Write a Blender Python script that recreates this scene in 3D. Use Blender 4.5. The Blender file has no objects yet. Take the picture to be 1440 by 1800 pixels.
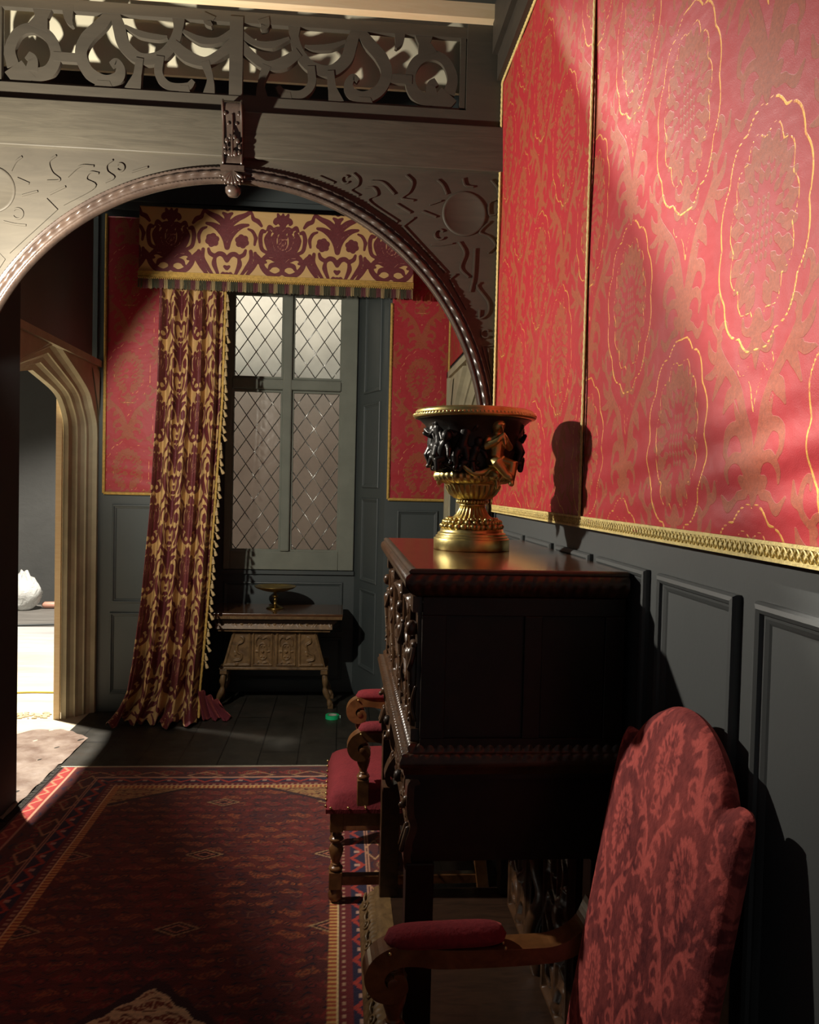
import bpy, math, random
import numpy as np
from mathutils import Vector, Matrix
random.seed(4)
PI = math.pi
S = bpy.context.scene
COL = S.collection

# ------------------------------------------------------------------ camera, world, lights, exposure
cd = bpy.data.cameras.new('camera'); cam = bpy.data.objects.new('camera', cd); COL.objects.link(cam)
yv = np.array([-120, 48, -1440.]); yv /= np.linalg.norm(yv)
zv = np.cross(np.array([1, -.0235, 0]), yv); zv /= np.linalg.norm(zv)
xv = np.cross(yv, zv)
M = Matrix([[*xv], [*yv], [*zv]]).to_4x4(); M.translation = Vector((0, 0, 1.7))
cam.matrix_world = M
cd.sensor_fit = 'VERTICAL'; cd.sensor_height = 45.; cd.lens = 36.; cd.clip_start = .05; cd.clip_end = 100
S.camera = cam
S.view_settings.view_transform = 'Standard'; S.view_settings.look = 'None'
S.view_settings.gamma = 1; S.view_settings.use_curve_mapping = False
S.view_settings.exposure = 0.0

w = bpy.data.worlds.new('world'); S.world = w; w.use_nodes = True
w.node_tree.nodes['Background'].inputs[0].default_value = (.055, .055, .056, 1)
w.node_tree.nodes['Background'].inputs[1].default_value = 1.0

def lamp(name, kind, loc, target, energy, color, radius, **k):
    ld = bpy.data.lights.new(name, kind); ld.energy = energy; ld.color = color
    o = bpy.data.objects.new(name, ld); COL.objects.link(o); o.location = loc
    d = Vector(target) - Vector(loc); o.rotation_euler = d.to_track_quat('-Z', 'Y').to_euler()
    if kind in ('SPOT', 'POINT'): ld.shadow_soft_size = radius
    for a, v in k.items(): setattr(ld, a, v)
    return o
# film lamp just left of the arch, barn doors closed towards the floor
LP = (-1.50, 3.15, 2.47)
lamp('film_lamp_light', 'SPOT', LP, (LP[0] + .85, LP[1] + .35, LP[2] + .25), 228, (1, .925, .80), .03,
     spot_size=math.radians(170), spot_blend=.30)
# stage light above the space outside the left doorway
lamp('stage_light', 'SPOT', (-2.88, 6.5, 7.2), (-2.6, 6.0, 0), 7500, (1, .93, .82), .10,
     spot_size=math.radians(99), spot_blend=.2)
# lamp on the painted backcloth outside the window
lamp('backcloth_light', 'SPOT', (-.4, 7.1, 4.3), (-.4, 7.9, 2.9), 13, (.95, .98, 1), .12,
     spot_size=math.radians(110), spot_blend=.8)

# ------------------------------------------------------------------ mesh helpers
class MB:
    def __init__(s): s.v = []; s.f = []; s.sm = []
    def add(s, vs, fs, smooth=False):
        b = len(s.v); s.v += [tuple(p) for p in vs]
        for f in fs: s.f.append([b + i for i in f]); s.sm.append(smooth)
        return s
    def box(s, x0, x1, y0, y1, z0, z1):
        v = [(x0,y0,z0),(x1,y0,z0),(x1,y1,z0),(x0,y1,z0),(x0,y0,z1),(x1,y0,z1),(x1,y1,z1),(x0,y1,z1)]
        return s.add(v, [(0,3,2,1),(4,5,6,7),(0,1,5,4),(1,2,6,5),(2,3,7,6),(3,0,4,7)])
    def hexa(s, bot, top):                         # two quads of 3-d points
        return s.add(list(bot) + list(top), [(0,3,2,1),(4,5,6,7),(0,1,5,4),(1,2,6,5),(2,3,7,6),(3,0,4,7)])
    def lathe(s, prof, c=(0,0,0), n=32, fn=None, M=None, smooth=True, cap=True):
        vs = []; fs = []
        for j, (r, z) in enumerate(prof):
            for i in range(n):
                a = 2*PI*i/n; rr = r if fn is None else fn(r, z, a, j)
                p = Vector((rr*math.cos(a), rr*math.sin(a), z))
                if M is not None: p = M @ p
                vs.append((p.x + c[0], p.y + c[1], p.z + c[2]))
        for j in range(len(prof) - 1):
            for i in range(n):
                k = (i + 1) % n
                fs.append((j*n+i, j*n+k, (j+1)*n+k, (j+1)*n+i))
        if cap:
            fs.append(tuple(reversed(range(n)))); fs.append(tuple((len(prof)-1)*n + i for i in range(n)))
        return s.add(vs, fs, smooth)
    def tube(s, pts, rad, n=10, squash=1., closed=False, cap=True):
        P = [Vector(p) for p in pts]; R = rad if isinstance(rad, (list, tuple)) else [rad]*len(P)
        if not closed and cap:                      # rounded ends
            d0 = (P[0]-P[1]).normalized(); d1 = (P[-1]-P[-2]).normalized()
            P = [P[0]+d0*R[0]*.95, P[0]+d0*R[0]*.6] + P + [P[-1]+d1*R[-1]*.6, P[-1]+d1*R[-1]*.95]
            R = [R[0]*.3, R[0]*.8] + list(R) + [R[-1]*.8, R[-1]*.3]
        vs = []; fs = []; up = Vector((0, 0, 1)); N = len(P); prev = None
        for j, p in enumerate(P):
            a = P[(j-1) % N] if (closed or j > 0) else p; b = P[(j+1) % N] if (closed or j < N-1) else p
            t = (b - a).normalized()
            if prev is None:
                prev = t.cross(up if abs(t.z) < .9 else Vector((1,0,0))).normalized()
            u = (prev - t*prev.dot(t)).normalized(); prev = u; q = t.cross(u)
            for i in range(n):
                an = 2*PI*i/n; vs.append(p + u*math.cos(an)*R[j] + q*math.sin(an)*R[j]*squash)
        for j in range(N if closed else N-1):
            for i in range(n):
                k = (i+1) % n; l = (j+1) % N
                fs.append((j*n+i, j*n+k, l*n+k, l*n+i))
        if not closed: fs.append(tuple(reversed(range(n)))); fs.append(tuple((N-1)*n+i for i in range(n)))
        return s.add(vs, fs, True)
    def ball(s, c, r, n=12, sc=(1,1,1)):
        m = max(6, n//2 + 2)
        prof = [(max(1e-4, math.sin(PI*j/m))*r, -math.cos(PI*j/m)*r) for j in range(m+1)]
        b = len(s.v); s.lathe(prof, (0,0,0), n)
        for i in range(b, len(s.v)):
            x, y, z = s.v[i]; s.v[i] = (x*sc[0]+c[0], y*sc[1]+c[1], z*sc[2]+c[2])
        return s
    def ribbon(s, pts, hw, y0, y1, taper=None):     # flat strapwork in the XZ plane, y0 front, y1 back
        P = [Vector((p[0], p[1])) for p in pts]; n = len(P); L = []; Rr = []
        for j in range(n):
            a = P[max(0, j-1)]; b = P[min(n-1, j+1)]; t = (b-a).normalized(); nn = Vector((-t.y, t.x))
            h = hw[j] if isinstance(hw, (list, tuple)) else hw
            L.append(P[j] + nn*h); Rr.append(P[j] - nn*h)
        vs = [(p.x, y0, p.y) for p in L] + [(p.x, y0, p.y) for p in Rr] + [(p.x, y1, p.y) for p in L] + [(p.x, y1, p.y) for p in Rr]
        fs = []
        for j in range(n-1):
            fs += [(j, j+1, n+j+1, n+j), (2*n+j, 3*n+j, 3*n+j+1, 2*n+j+1), (j, 2*n+j, 2*n+j+1, j+1), (n+j, n+j+1, 3*n+j+1, 3*n+j)]
        fs += [(0, n, 3*n, 2*n), (n-1, 3*n-1, 4*n-1, 2*n-1)]
        return s.add(vs, fs)
    def grid(s, nx, ny, fn, smooth=True):
        vs = [fn(i/(nx-1), j/(ny-1)) for j in range(ny) for i in range(nx)]
        fs = [(j*nx+i, j*nx+i+1, (j+1)*nx+i+1, (j+1)*nx+i) for j in range(ny-1) for i in range(nx-1)]
        return s.add(vs, fs, smooth)
    def mesh(s, name):
        me = bpy.data.meshes.new(name); me.from_pydata(s.v, [], s.f)
        me.polygons.foreach_set('use_smooth', s.sm); me.update(); return me
    def build(s, name, mat, parent=None, bevel=0, subd=0, remesh=0, M=None, loc=None):
        me = s.mesh(name); me.materials.append(mat)
        o = bpy.data.objects.new(name, me); COL.objects.link(o)
        if parent: o.parent = parent
        if M is not None: o.matrix_basis = M
        if loc is not None: o.location = loc
        if bevel:
            b = o.modifiers.new('bevel', 'BEVEL'); b.width = bevel; b.segments = 2; b.limit_method = 'ANGLE'; b.angle_limit = .7
        if remesh:
            r = o.modifiers.new('remesh', 'REMESH'); r.mode = 'VOXEL'; r.voxel_size = remesh; r.use_smooth_shade = True
            q = o.modifiers.new('smooth', 'SMOOTH'); q.iterations = 2; q.factor = .5
        if subd:
            b = o.modifiers.new('sub', 'SUBSURF'); b.levels = subd; b.render_levels = subd
        return o
def bez(pts, n=8):                                  # Catmull-Rom through points
    P = [np.array(p, float) for p in pts]; P = [2*P[0]-P[1]] + P + [2*P[-1]-P[-2]]; out = []
    for i in range(1, len(P)-2):
        for k in range(n):
            t = k/n; a, b, c, d = P[i-1], P[i], P[i+1], P[i+2]
            out.append(.5*((2*b)+(-a+c)*t+(2*a-5*b+4*c-d)*t*t+(-a+3*b-3*c+d)*t**3))
    out.append(P[-2]); return [tuple(float(x) for x in p) for p in out]
def arc(cx, cz, r, a0, a1, n=14):
    return [(cx+r*math.cos(math.radians(a0+(a1-a0)*i/n)), cz+r*math.sin(math.radians(a0+(a1-a0)*i/n))) for i in range(n+1)]
def thing(name, label, cat, loc=(0,0,0), rz=0, group=None):
    o = bpy.data.objects.new(name, None); COL.objects.link(o); o.empty_display_size = .1
    o.location = loc; o.rotation_euler = (0, 0, rz); return tag(o, label, cat, group)
def tag(o, label, cat, group=None):
    o['label'] = label; o['category'] = cat
    if group: o['group'] = group
    return o
def struct(o, label=None):
    o['kind'] = 'structure'
    if label: o['label'] = label
    return o
def sroot(name, label=None):
    o = bpy.data.objects.new(name, None); COL.objects.link(o); return struct(o, label)
def copy_tree(o, parent=None):
    c = o.copy(); COL.objects.link(c); c.parent = parent
    for ch in o.children: copy_tree(ch, c)
    return c

# ------------------------------------------------------------------ materials
def lin(r, g, b): return tuple(((x/255+.055)/1.055)**2.4 if x > 10 else x/255/12.92 for x in (r, g, b)) + (1,)
class NT:
    def __init__(s, name):
        s.m = bpy.data.materials.new(name); s.m.use_nodes = True; s.t = s.m.node_tree; s.n = s.t.nodes
        s.b = s.n['Principled BSDF']; s.out = s.n['Material Output']
    def new(s, ty, **k):
        o = s.n.new(ty)
        for a, v in k.items(): setattr(o, a, v)
        return o
    def link(s, a, b): s.t.links.new(a, b)
    def setb(s, **k):
        for a, v in k.items():
            a = a.replace('_', ' ')
            if hasattr(v, 'links'): s.link(v, s.b.inputs[a])
            else: s.b.inputs[a].default_value = v
    def coord(s, scale=(1,1,1), kind='Object'):
        tc = s.new('ShaderNodeTexCoord'); mp = s.new('ShaderNodeMapping'); s.link(tc.outputs[kind], mp.inputs[0])
        mp.inputs['Scale'].default_value = scale; return mp.outputs[0]
    def noise(s, scale, detail=4, co=None, rough=.55, dist=0):
        n = s.new('ShaderNodeTexNoise'); n.inputs['Scale'].default_value = scale; n.inputs['Detail'].default_value = detail
        n.inputs['Roughness'].default_value = rough; n.inputs['Distortion'].default_value = dist
        s.link(co if co is not None else s.coord(), n.inputs['Vector']); return n.outputs[0]
    def ramp(s, fac, stops):
        r = s.new('ShaderNodeValToRGB'); e = r.color_ramp.elements
        while len(e) < len(stops): e.new(.5)
        for i, (p, c) in enumerate(stops): e[i].position = p; e[i].color = c
        s.link(fac, r.inputs[0]); return r.outputs[0]
    def math(s, op, a, b=0., c=0.):
        m = s.new('ShaderNodeMath', operation=op)
        for i, v in enumerate((a, b, c)):
            if hasattr(v, 'links'): s.link(v, m.inputs[i])
            else: m.inputs[i].default_value = v
        return m.outputs[0]
    def mix(s, f, a, b):
        m = s.new('ShaderNodeMix', data_type='RGBA')
        for k, v in ((0, f), (6, a), (7, b)):
            if hasattr(v, 'links'): s.link(v, m.inputs[k])
            else: m.inputs[k].default_value = v
        return m.outputs[2]
    def bump(s, h, strength=.3, dist=.01):
        b = s.new('ShaderNodeBump'); b.inputs['Strength'].default_value = strength; b.inputs['Distance'].default_value = dist
        s.link(h, b.inputs['Height']); s.link(b.outputs[0], s.b.inputs['Normal'])
    def attr(s, name):
        a = s.new('ShaderNodeAttribute', attribute_name=name); return a
def plain(name, col, rough=.6, metal=0., var=.25, vs=6, bs=40, bstr=.1, bdist=.004, spec=.5, scale=(1,1,1), dark=None, **k):
    t = NT(name); co = t.coord(scale); n = t.noise(vs, 5, co)
    c2 = dark or tuple(x*(1-var) for x in col[:3]) + (1,)
    t.setb(Base_Color=t.ramp(n, [(.35, c2), (.65, col)]), Metallic=metal, Roughness=rough, Specular_IOR_Level=spec)
    for a, v in k.items(): t.b.inputs[a.replace('_', ' ')].default_value = v
    if bstr: t.bump(t.noise(bs, 4, co), bstr, bdist)
    return t.m
def wood(name, a, b, rough=.4, scale=(1.5, 14, 14), spec=.5, bstr=.15, coat=0.):
    t = NT(name); co = t.coord(scale); n = t.noise(3.0, 7, co, .62, 1.2); n2 = t.noise(1.2, 3, t.coord())
    f = t.math('ADD', t.math('MULTIPLY', n, .75), t.math('MULTIPLY', n2, .25))
    t.setb(Base_Color=t.ramp(f, [(.3, a), (.7, b)]), Roughness=rough, Specular_IOR_Level=spec, Coat_Weight=coat, Coat_Roughness=.12)
    t.bump(n, bstr, .003); return t.m
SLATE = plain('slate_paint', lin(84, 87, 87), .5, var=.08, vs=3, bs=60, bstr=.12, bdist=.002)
SLATED = plain('slate_paint_far_dimmed', lin(70, 77, 77), .5, var=.1, vs=3, bs=60, bstr=.12, bdist=.002)  # same slate, colour darkened to imitate weaker light beyond the arch
STONE = plain('painted_stone', lin(176, 168, 140), .8, var=.22, vs=5, bs=35, bstr=.3, bdist=.004)
WSTONE = plain('window_stone', lin(126, 130, 118), .75, var=.14, vs=6, bs=35, bstr=.25, bdist=.003)
ARCHW = wood('arch_dark_wood', lin(68, 63, 53), lin(90, 84, 71), .55, (1.2, 10, 16), .45, .25)
ARCHD = wood('arch_board_wood', lin(68, 63, 54), lin(81, 75, 64), .62, (1.0, 4, 5), .35, .1)
BEADW = wood('arch_moulding_wood', lin(52, 42, 37), lin(82, 68, 58), .26, (4, 4, 4), .8, .1)
PINE = wood('raw_pine', lin(226, 196, 150), lin(240, 218, 180), .7, (1.2, 12, 12), .3, .1)
CEILM = plain('ceiling_cream', lin(225, 218, 190), .9, var=.05, bstr=.05)
OAK = wood('carved_oak', lin(40, 26, 18), lin(88, 60, 38), .30, (5, 5, 5), .6, .3)
OAKT = wood('table_oak', lin(66, 48, 30), lin(138, 108, 70), .42, (5, 5, 5), .5, .3)
OAKD = wood('dark_oak', lin(24, 17, 13), lin(44, 30, 22), .42, (3, 14, 3), .4, .15)
TOPW = wood('polished_walnut_top', lin(60, 34, 20), lin(118, 72, 42), .20, (9, 2, 9), .6, .03, .6)
CHW = wood('chair_walnut', lin(78, 46, 24), lin(142, 96, 56), .3, (5, 5, 5), .6, .12, .2)
BRASS = plain('gilt_brass', lin(226, 206, 136), .36, 1., var=.3, vs=25, bs=70, bstr=.15, bdist=.003)
OLDBRASS = plain('old_brass', lin(170, 142, 78), .32, 1., var=.35, vs=20, bs=70, bstr=.1, bdist=.002)
BRONZE = plain('black_bronze', lin(44, 41, 38), .38, .35, var=.4, vs=20, bs=60, bstr=.15, bdist=.003, spec=.7)
GOLDB = plain('gold_braid', lin(240, 216, 140), .6, 0., var=.25, vs=60, bs=160, bstr=.5, bdist=.004)
DIMB = plain('dull_gold_braid', lin(206, 168, 84), .6, .1, var=.3, vs=60, bs=160, bstr=.5, bdist=.004)
BLACKM = plain('black_drape', lin(62, 62, 60), .9, var=.15, vs=2, bs=9, bstr=.2, bdist=.03)
BLK = plain('black_void_board', lin(40, 42, 42), .85, var=.1, bstr=.0)
def floor_mat():
    t = NT('dark_floorboards'); co = t.coord(); tc = t.new('ShaderNodeTexCoord'); sp = t.new('ShaderNodeSeparateXYZ'); t.link(tc.outputs['Object'], sp.inputs[0])
    x = t.math('MULTIPLY', sp.outputs[0], 4.2); fr = t.math('FRACT', x); gap = t.math('LESS_THAN', fr, .025)
    y = t.math('MULTIPLY', t.math('ADD', sp.outputs[1], t.math('MULTIPLY', t.math('FLOOR', x), .77)), .55)
    gap2 = t.math('LESS_THAN', t.math('FRACT', y), .006); gap = t.math('MAXIMUM', gap, gap2)
    base = t.ramp(t.noise(2.2, 8, co, .7), [(.3, lin(34, 33, 29)), (.55, lin(50, 47, 41)), (.8, lin(64, 52, 44))])
    sc = t.ramp(t.noise(7, 9, t.coord((1, .35, 1)), .75), [(.60, (0,0,0,1)), (.78, (1,1,1,1))])
    c = t.mix(t.math('MULTIPLY', sc, .45), base, lin(112, 108, 98)); c = t.mix(gap, c, lin(14, 13, 12))
    t.setb(Base_Color=c, Roughness=t.ramp(t.noise(5, 5, co), [(.3, (.32,)*3+(1,)), (.7, (.6,)*3+(1,))]), Specular_IOR_Level=.35)
    t.bump(gap, -.4, .003); return t.m
FLOORM = floor_mat()
def outfloor_mat():
    t = NT('plywood_stage_floor'); co = t.coord(); tc = t.new('ShaderNodeTexCoord'); sp = t.new('ShaderNodeSeparateXYZ'); t.link(tc.outputs['Object'], sp.inputs[0])
    far = t.math('GREATER_THAN', sp.outputs[1], 8.2)
    a = t.ramp(t.noise(3, 8, t.coord((.4, 2, 1)), .7), [(.3, lin(176, 160, 134)), (.7, lin(206, 194, 170))])
    b = t.ramp(t.noise(3, 8, t.coord((.4, 2, 1)), .7), [(.3, lin(150, 148, 146)), (.7, lin(182, 180, 178))])
    d = t.ramp(t.noise(3, 8, t.coord((.5, 4, 1)), .7), [(.3, lin(84, 80, 76)), (.7, lin(120, 116, 110))])
    c = t.mix(far, a, b); c = t.mix(t.math('GREATER_THAN', sp.outputs[1], 9.6), c, d)
    t.setb(Base_Color=c, Roughness=.7); return t.m
def velvet(name, a, b, attr=None):
    t = NT(name); co = t.coord((1, 1, .75))
    n = t.noise(34, 5, co, .6, 1.6); n2 = t.noise(5, 3)
    if attr:
        f = t.attr(attr).outputs['Fac']; n3 = t.noise(60, 4, co)
        f = t.math('ADD', t.math('MULTIPLY', f, 1.0), t.math('MULTIPLY', t.math('SUBTRACT', n, .5), .55))
        m = t.ramp(f, [(.42, (1,1,1,1)), (.56, (0,0,0,1))])
        fac = t.math('ADD', t.math('MULTIPLY', m, .38), t.math('ADD', t.math('MULTIPLY', t.math('SUBTRACT', n2, .35), .8), t.math('MULTIPLY', n3, .45)))
    else: fac = t.math('ADD', t.math('MULTIPLY', n, .5), t.math('MULTIPLY', n2, .5))
    t.setb(Base_Color=t.ramp(fac, [(.2, a), (.85, b)]), Roughness=.85, Specular_IOR_Level=.25, Sheen_Weight=.7, Sheen_Roughness=.35, Sheen_Tint=lin(235, 120, 110))
    t.bump(t.noise(120, 4, co), .5, .004); return t.m
VELV = velvet('crimson_velvet', lin(86, 26, 34), lin(152, 54, 60))
VELVC = velvet('cut_crimson_velvet', lin(88, 34, 40), lin(214, 100, 92), 'field')
def damask_mat(name, ground, motif, gold, rg, rm, goldmetal=.3, dull=0):
    """ground / motif / metal thread, chosen by the woven pattern stored on the cloth"""
    t = NT(name); at = t.attr('weave'); sp = t.new('ShaderNodeSeparateColor'); t.link(at.outputs['Color'], sp.inputs[0])
    fine = t.noise(420, 2); blot = t.noise(9, 5)
    m = t.ramp(sp.outputs[0], [(.49, (1,1,1,1)), (.51, (0,0,0,1))])
    g = t.ramp(sp.outputs[1], [(.485, (1,1,1,1)), (.515, (0,0,0,1))])
    gr = t.mix(blot, tuple(x*.86 for x in ground[:3]) + (1,), ground)
    mo = t.mix(t.ramp(t.noise(160, 4), [(.35, (0,0,0,1)), (.7, (1,1,1,1))]), tuple(x*.72 for x in motif[:3]) + (1,), motif)
    g2 = t.math('MULTIPLY', g, t.ramp(t.noise(60, 3), [(.3, (.35,)*3+(1,)), (.5, (1,1,1,1))]))
    c = t.mix(g2, t.mix(m, gr, mo), gold)
    ro = t.math('ADD', rg, t.math('MULTIPLY', m, rm - rg))
    t.setb(Base_Color=c, Roughness=ro, Specular_IOR_Level=.42, Sheen_Weight=.15, Sheen_Tint=ground, Sheen_Roughness=.4)
    t.link(t.math('MULTIPLY', g2, goldmetal), t.b.inputs['Metallic'])
    h = t.math('ADD', t.math('MULTIPLY', t.math('ADD', m, g2), .5), t.math('MULTIPLY', fine, .5))
    b = t.new('ShaderNodeBump'); b.inputs['Strength'].default_value = .5; b.inputs['Distance'].default_value = .0012; t.link(h, b.inputs['Height'])
    b2 = t.new('ShaderNodeBump'); b2.inputs['Strength'].default_value = .35; b2.inputs['Distance'].default_value = .02
    t.link(t.noise(5, 3, t.coord((1, 1, 1.6))), b2.inputs['Height']); t.link(b.outputs[0], b2.inputs['Normal']); t.link(b2.outputs[0], t.b.inputs['Normal'])
    return t.m
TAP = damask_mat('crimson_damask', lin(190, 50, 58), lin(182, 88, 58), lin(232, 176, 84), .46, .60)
TAPF = damask_mat('crimson_damask_far_dimmed', lin(170, 44, 52), lin(166, 82, 54), lin(216, 150, 96), .5, .5)  # same silk with the far room's lamp falloff put into its colours
CURT = damask_mat('gold_burgundy_damask', lin(200, 164, 108), lin(106, 42, 46), lin(176, 120, 98), .5, .6, 0.)

# ------------------------------------------------------------------ woven patterns (signed distance of drawn strokes)
def sdf_strokes(strokes, x0, x1, y0, y1, d, mirror=True):
    nx = int((x1-x0)/d)+1; ny = int((y1-y0)/d)+1
    X, Y = np.meshgrid(np.linspace(x0, x1, nx), np.linspace(y0, y1, ny)); G = np.full(X.shape, .05)
    Xa = np.abs(X) if mirror else X
    for pts, rad in strokes:
        pts = np.array(pts, float); n = len(pts); rad = np.interp(np.linspace(0, 1, n), np.linspace(0, 1, len(rad)), rad) if hasattr(rad, '__len__') else np.full(n, rad)
        if n == 1: G = np.minimum(G, np.hypot(Xa-pts[0,0], Y-pts[0,1]) - rad[0]); continue
        for i in range(n-1):
            a, b = pts[i], pts[i+1]; ab = b-a; L = max(ab@ab, 1e-9)
            t = np.clip(((Xa-a[0])*ab[0]+(Y-a[1])*ab[1])/L, 0, 1)
            G = np.minimum(G, np.hypot(Xa-a[0]-t*ab[0], Y-a[1]-t*ab[1]) - (rad[i]+(rad[i+1]-rad[i])*t))
    return G, (x0, y0, d)
def sample(T, u, v):
    G, (x0, y0, d) = T; x = (u-x0)/d; y = (v-y0)/d; ny, nx = G.shape
    ok = (x >= 0) & (x < nx-1) & (y >= 0) & (y < ny-1)
    x = np.clip(x, 0, nx-1.001); y = np.clip(y, 0, ny-1.001); i = x.astype(int); j = y.astype(int); fx = x-i; fy = y-j
    g = G[j,i]*(1-fx)*(1-fy)+G[j,i+1]*fx*(1-fy)+G[j+1,i]*(1-fx)*fy+G[j+1,i+1]*fx*fy
    return np.where(ok, g, .05)
def lattice(T, u, v, px, py):                       # half-drop repeat with vectors (px, +-py)
    u = u % (2*px); v = v % (2*py); out = np.full(u.shape, .05)
    for i in (-1, 0, 1, 2):
        for j in (-2, -1, 0, 1, 2, 3):
            if (i+j) % 2 == 0: out = np.minimum(out, sample(T, u-i*px, v-j*py))
    return out
def petal(cx, cy, ang, l, r): return ([(cx, cy), (cx+l*math.cos(ang)*.5, cy+l*math.sin(ang)*.5), (cx+l*math.cos(ang), cy+l*math.sin(ang))], [r*.5, r, r*.45])
MS = []; MG = []
for k in range(11):                                 # petals of the great medallion, right half
    a = math.radians(-74 + k*16.2); MS.append(petal(.070*math.cos(a), .112*math.sin(a)+.005, a*.9+.05, .040, .0158))
for k in range(8):
    a = math.radians(-60 + k*20); MS.append(petal(.046*math.cos(a), .084*math.sin(a), a, .020, .0092))
for j, wd in enumerate((1, 2, 2, 2, 1, 1)):         # artichoke heart
    for i in range(wd+1): MS.append(petal(i*.015, -.055+j*.02, PI/2, .010, .006))
MS.append((bez([(0, -.15), (.02, -.175), (.045, -.17), (.05, -.15)]), [.012, .008, .004]))
MS.append((bez([(0, -.16), (.012, -.20), (.04, -.215), (.055, -.20), (.05, -.188)]), [.010, .007, .003]))
MS.append((bez([(0, -.16), (.004, -.21), (.0, -.245)]), [.010, .009, .002]))
MS += [  # plume that springs between the medallions
 (bez([(.0, -.47), (.006, -.40), (.028, -.33), (.06, -.27), (.105, -.225), (.135, -.19), (.135, -.155), (.115, -.145), (.105, -.16)]), [.012, .009, .011, .012, .010, .008, .007, .005]),
 (bez([(.01, -.43), (.035, -.37), (.06, -.345), (.09, -.355), (.1, -.385), (.088, -.40)]), [.010, .012, .013, .009, .005]),
 (bez([(.014, -.435), (.035, -.405), (.065, -.40), (.085, -.42), (.082, -.445)]), [.008, .010, .011, .008, .004]),
 (bez([(.055, -.275), (.085, -.285), (.105, -.315)]), [.010, .017, .003]),
 (bez([(.10, -.23), (.125, -.245), (.155, -.285)]), [.008, .014, .003]),
 (bez([(.125, -.20), (.15, -.205), (.175, -.19), (.185, -.165)]), [.008, .012, .010, .003]),
 (bez([(.12, -.215), (.16, -.235), (.195, -.235)]), [.006, .010, .003]),
 (bez([(.13, -.17), (.165, -.14), (.17, -.10), (.152, -.085), (.145, -.105)]), [.007, .008, .007, .004]),
 (bez([(.165, -.135), (.19, -.12), (.20, -.09)]), [.005, .010, .003]),
 (bez([(.025, -.34), (.045, -.335), (.065, -.30)]), [.004, .010, .003]),
 ([(.0, -.445), (.022, -.45), (.038, -.44)], [.018, .015, .010]), ([(.03, -.465), (.052, -.468)], [.010, .009]), ([(.0, -.47), (.0, -.482)], [.010, .006]),
 (bez([(.055, -.47), (.085, -.49), (.11, -.47)]), [.006, .011, .004])]
sc = []                                             # scalloped metal-thread outline
for k in range(0, 181, 2):
    a = math.radians(-90+k); lob = abs(math.sin(a*5.5)); r = 1 + .075*lob - .02
    sc.append((.150*math.cos(a)*r, .205*math.sin(a)*r + .0))
MG.append((sc, .0026))
pc = []
for k in range(0, 171, 2):
    a = math.radians(-80+k); lob = abs(math.sin((a+1.3)*5.55)); pc.append(((.098+.017*lob)*math.cos(a), (.15+.02*lob)*math.sin(a)+.005))
MG.append((pc, .0019))
MG.append((bez([(.0, -.32), (.012, -.28), (.022, -.265)]), .0017))
MG.append((bez([(.02, -.235), (.045, -.255), (.06, -.24), (.055, -.225)]), .0015))
T_M = sdf_strokes(MS, -.22, .22, -.58, .22, .0025); T_G = sdf_strokes(MG, -.22, .22, -.58, .25, .0025)
# palmette damask of the pelmet and curtain
PS = [([(0, -.045), (0, .035)], .028), (bez([(.012, -.085), (.05, -.04), (.062, .02), (.045, .062)]), [.010, .014, .017, .010]),
 (bez([(.03, -.09), (.085, -.045), (.105, .02), (.088, .07)]), [.008, .014, .018, .008]), (bez([(.012, .07), (.03, .095), (.055, .09), (.062, .075)]), [.010, .012, .009, .004]),
 (bez([(.07, .095), (.09, .105), (.105, .085)]), [.006, .012, .004]), (bez([(.0, .10), (.014, .135), (.042, .155), (.055, .14), (.048, .128)]), [.009, .012, .013, .009, .005]),
 ([(0, .165), (0, .195)], [.014, .004]), ([(.028, .178), (.036, .195)], [.010, .004]),
 (bez([(.095, -.075), (.14, -.045), (.152, .03), (.14, .075), (.122, .072)]), [.006, .009, .010, .010, .006]),
 (bez([(.0, -.105), (.04, -.112), (.085, -.095), (.12, -.105), (.128, -.13), (.112, -.135)]), [.012, .016, .016, .012, .008, .005]), ([(0, -.11), (0, -.195)], [.022, .012]),
 (bez([(.012, -.165), (.04, -.148), (.075, -.155), (.088, -.178)]), [.008, .013, .012, .006]), (bez([(.01, -.205), (.05, -.222), (.10, -.205), (.135, -.165), (.155, -.115), (.178, -.085)]), [.010, .010, .015, .014, .010, .005]),
 (bez([(.185, -.075), (.178, -.13), (.205, -.18), (.24, -.23)]), [.006, .012, .012, .006]), (bez([(.215, -.065), (.212, -.12), (.24, -.175), (.28, -.235)]), [.008, .010, .010, .005]),
 (bez([(.375, -.135), (.352, -.098), (.322, -.09), (.295, -.105), (.262, -.09), (.25, -.06)]), [.010, .013, .012, .010, .010, .005]), (bez([(.295, -.115), (.29, -.16), (.315, -.225)]), [.006, .013, .006]),
 ([(.375, -.185), (.360, -.175)], [.012, .006]), ([(.375, -.232)], [.015]), ([(.350, -.226), (.338, -.235)], [.011, .006]),
 (bez([(.375, -.045), (.366, .015), (.335, .065), (.285, .10), (.235, .112)]), [.014, .022, .022, .014, .005]), (bez([(.375, .05), (.358, .105), (.312, .15), (.26, .175), (.22, .20)]), [.010, .017, .018, .012, .008]),
 (bez([(.375, .14), (.365, .17), (.345, .185)]), [.010, .012, .005]), (bez([(.19, -.02), (.185, .03), (.205, .07), (.235, .085)]), [.004, .008, .007, .003]), (bez([(.145, .11), (.17, .14), (.20, .155), (.21, .19)]), [.005, .012, .010, .004])]
for k in range(6):
    a = k*PI/3+.3; PS.append(([(.275+.028*math.cos(a), .0+.028*math.sin(a))], [.0165]))
PS.append(([(.275, .0)], [.014]))
for k in range(6): PS.append(([(.0+.010*(k % 2), -.05+.0), (.0, .0)], .01))
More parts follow.
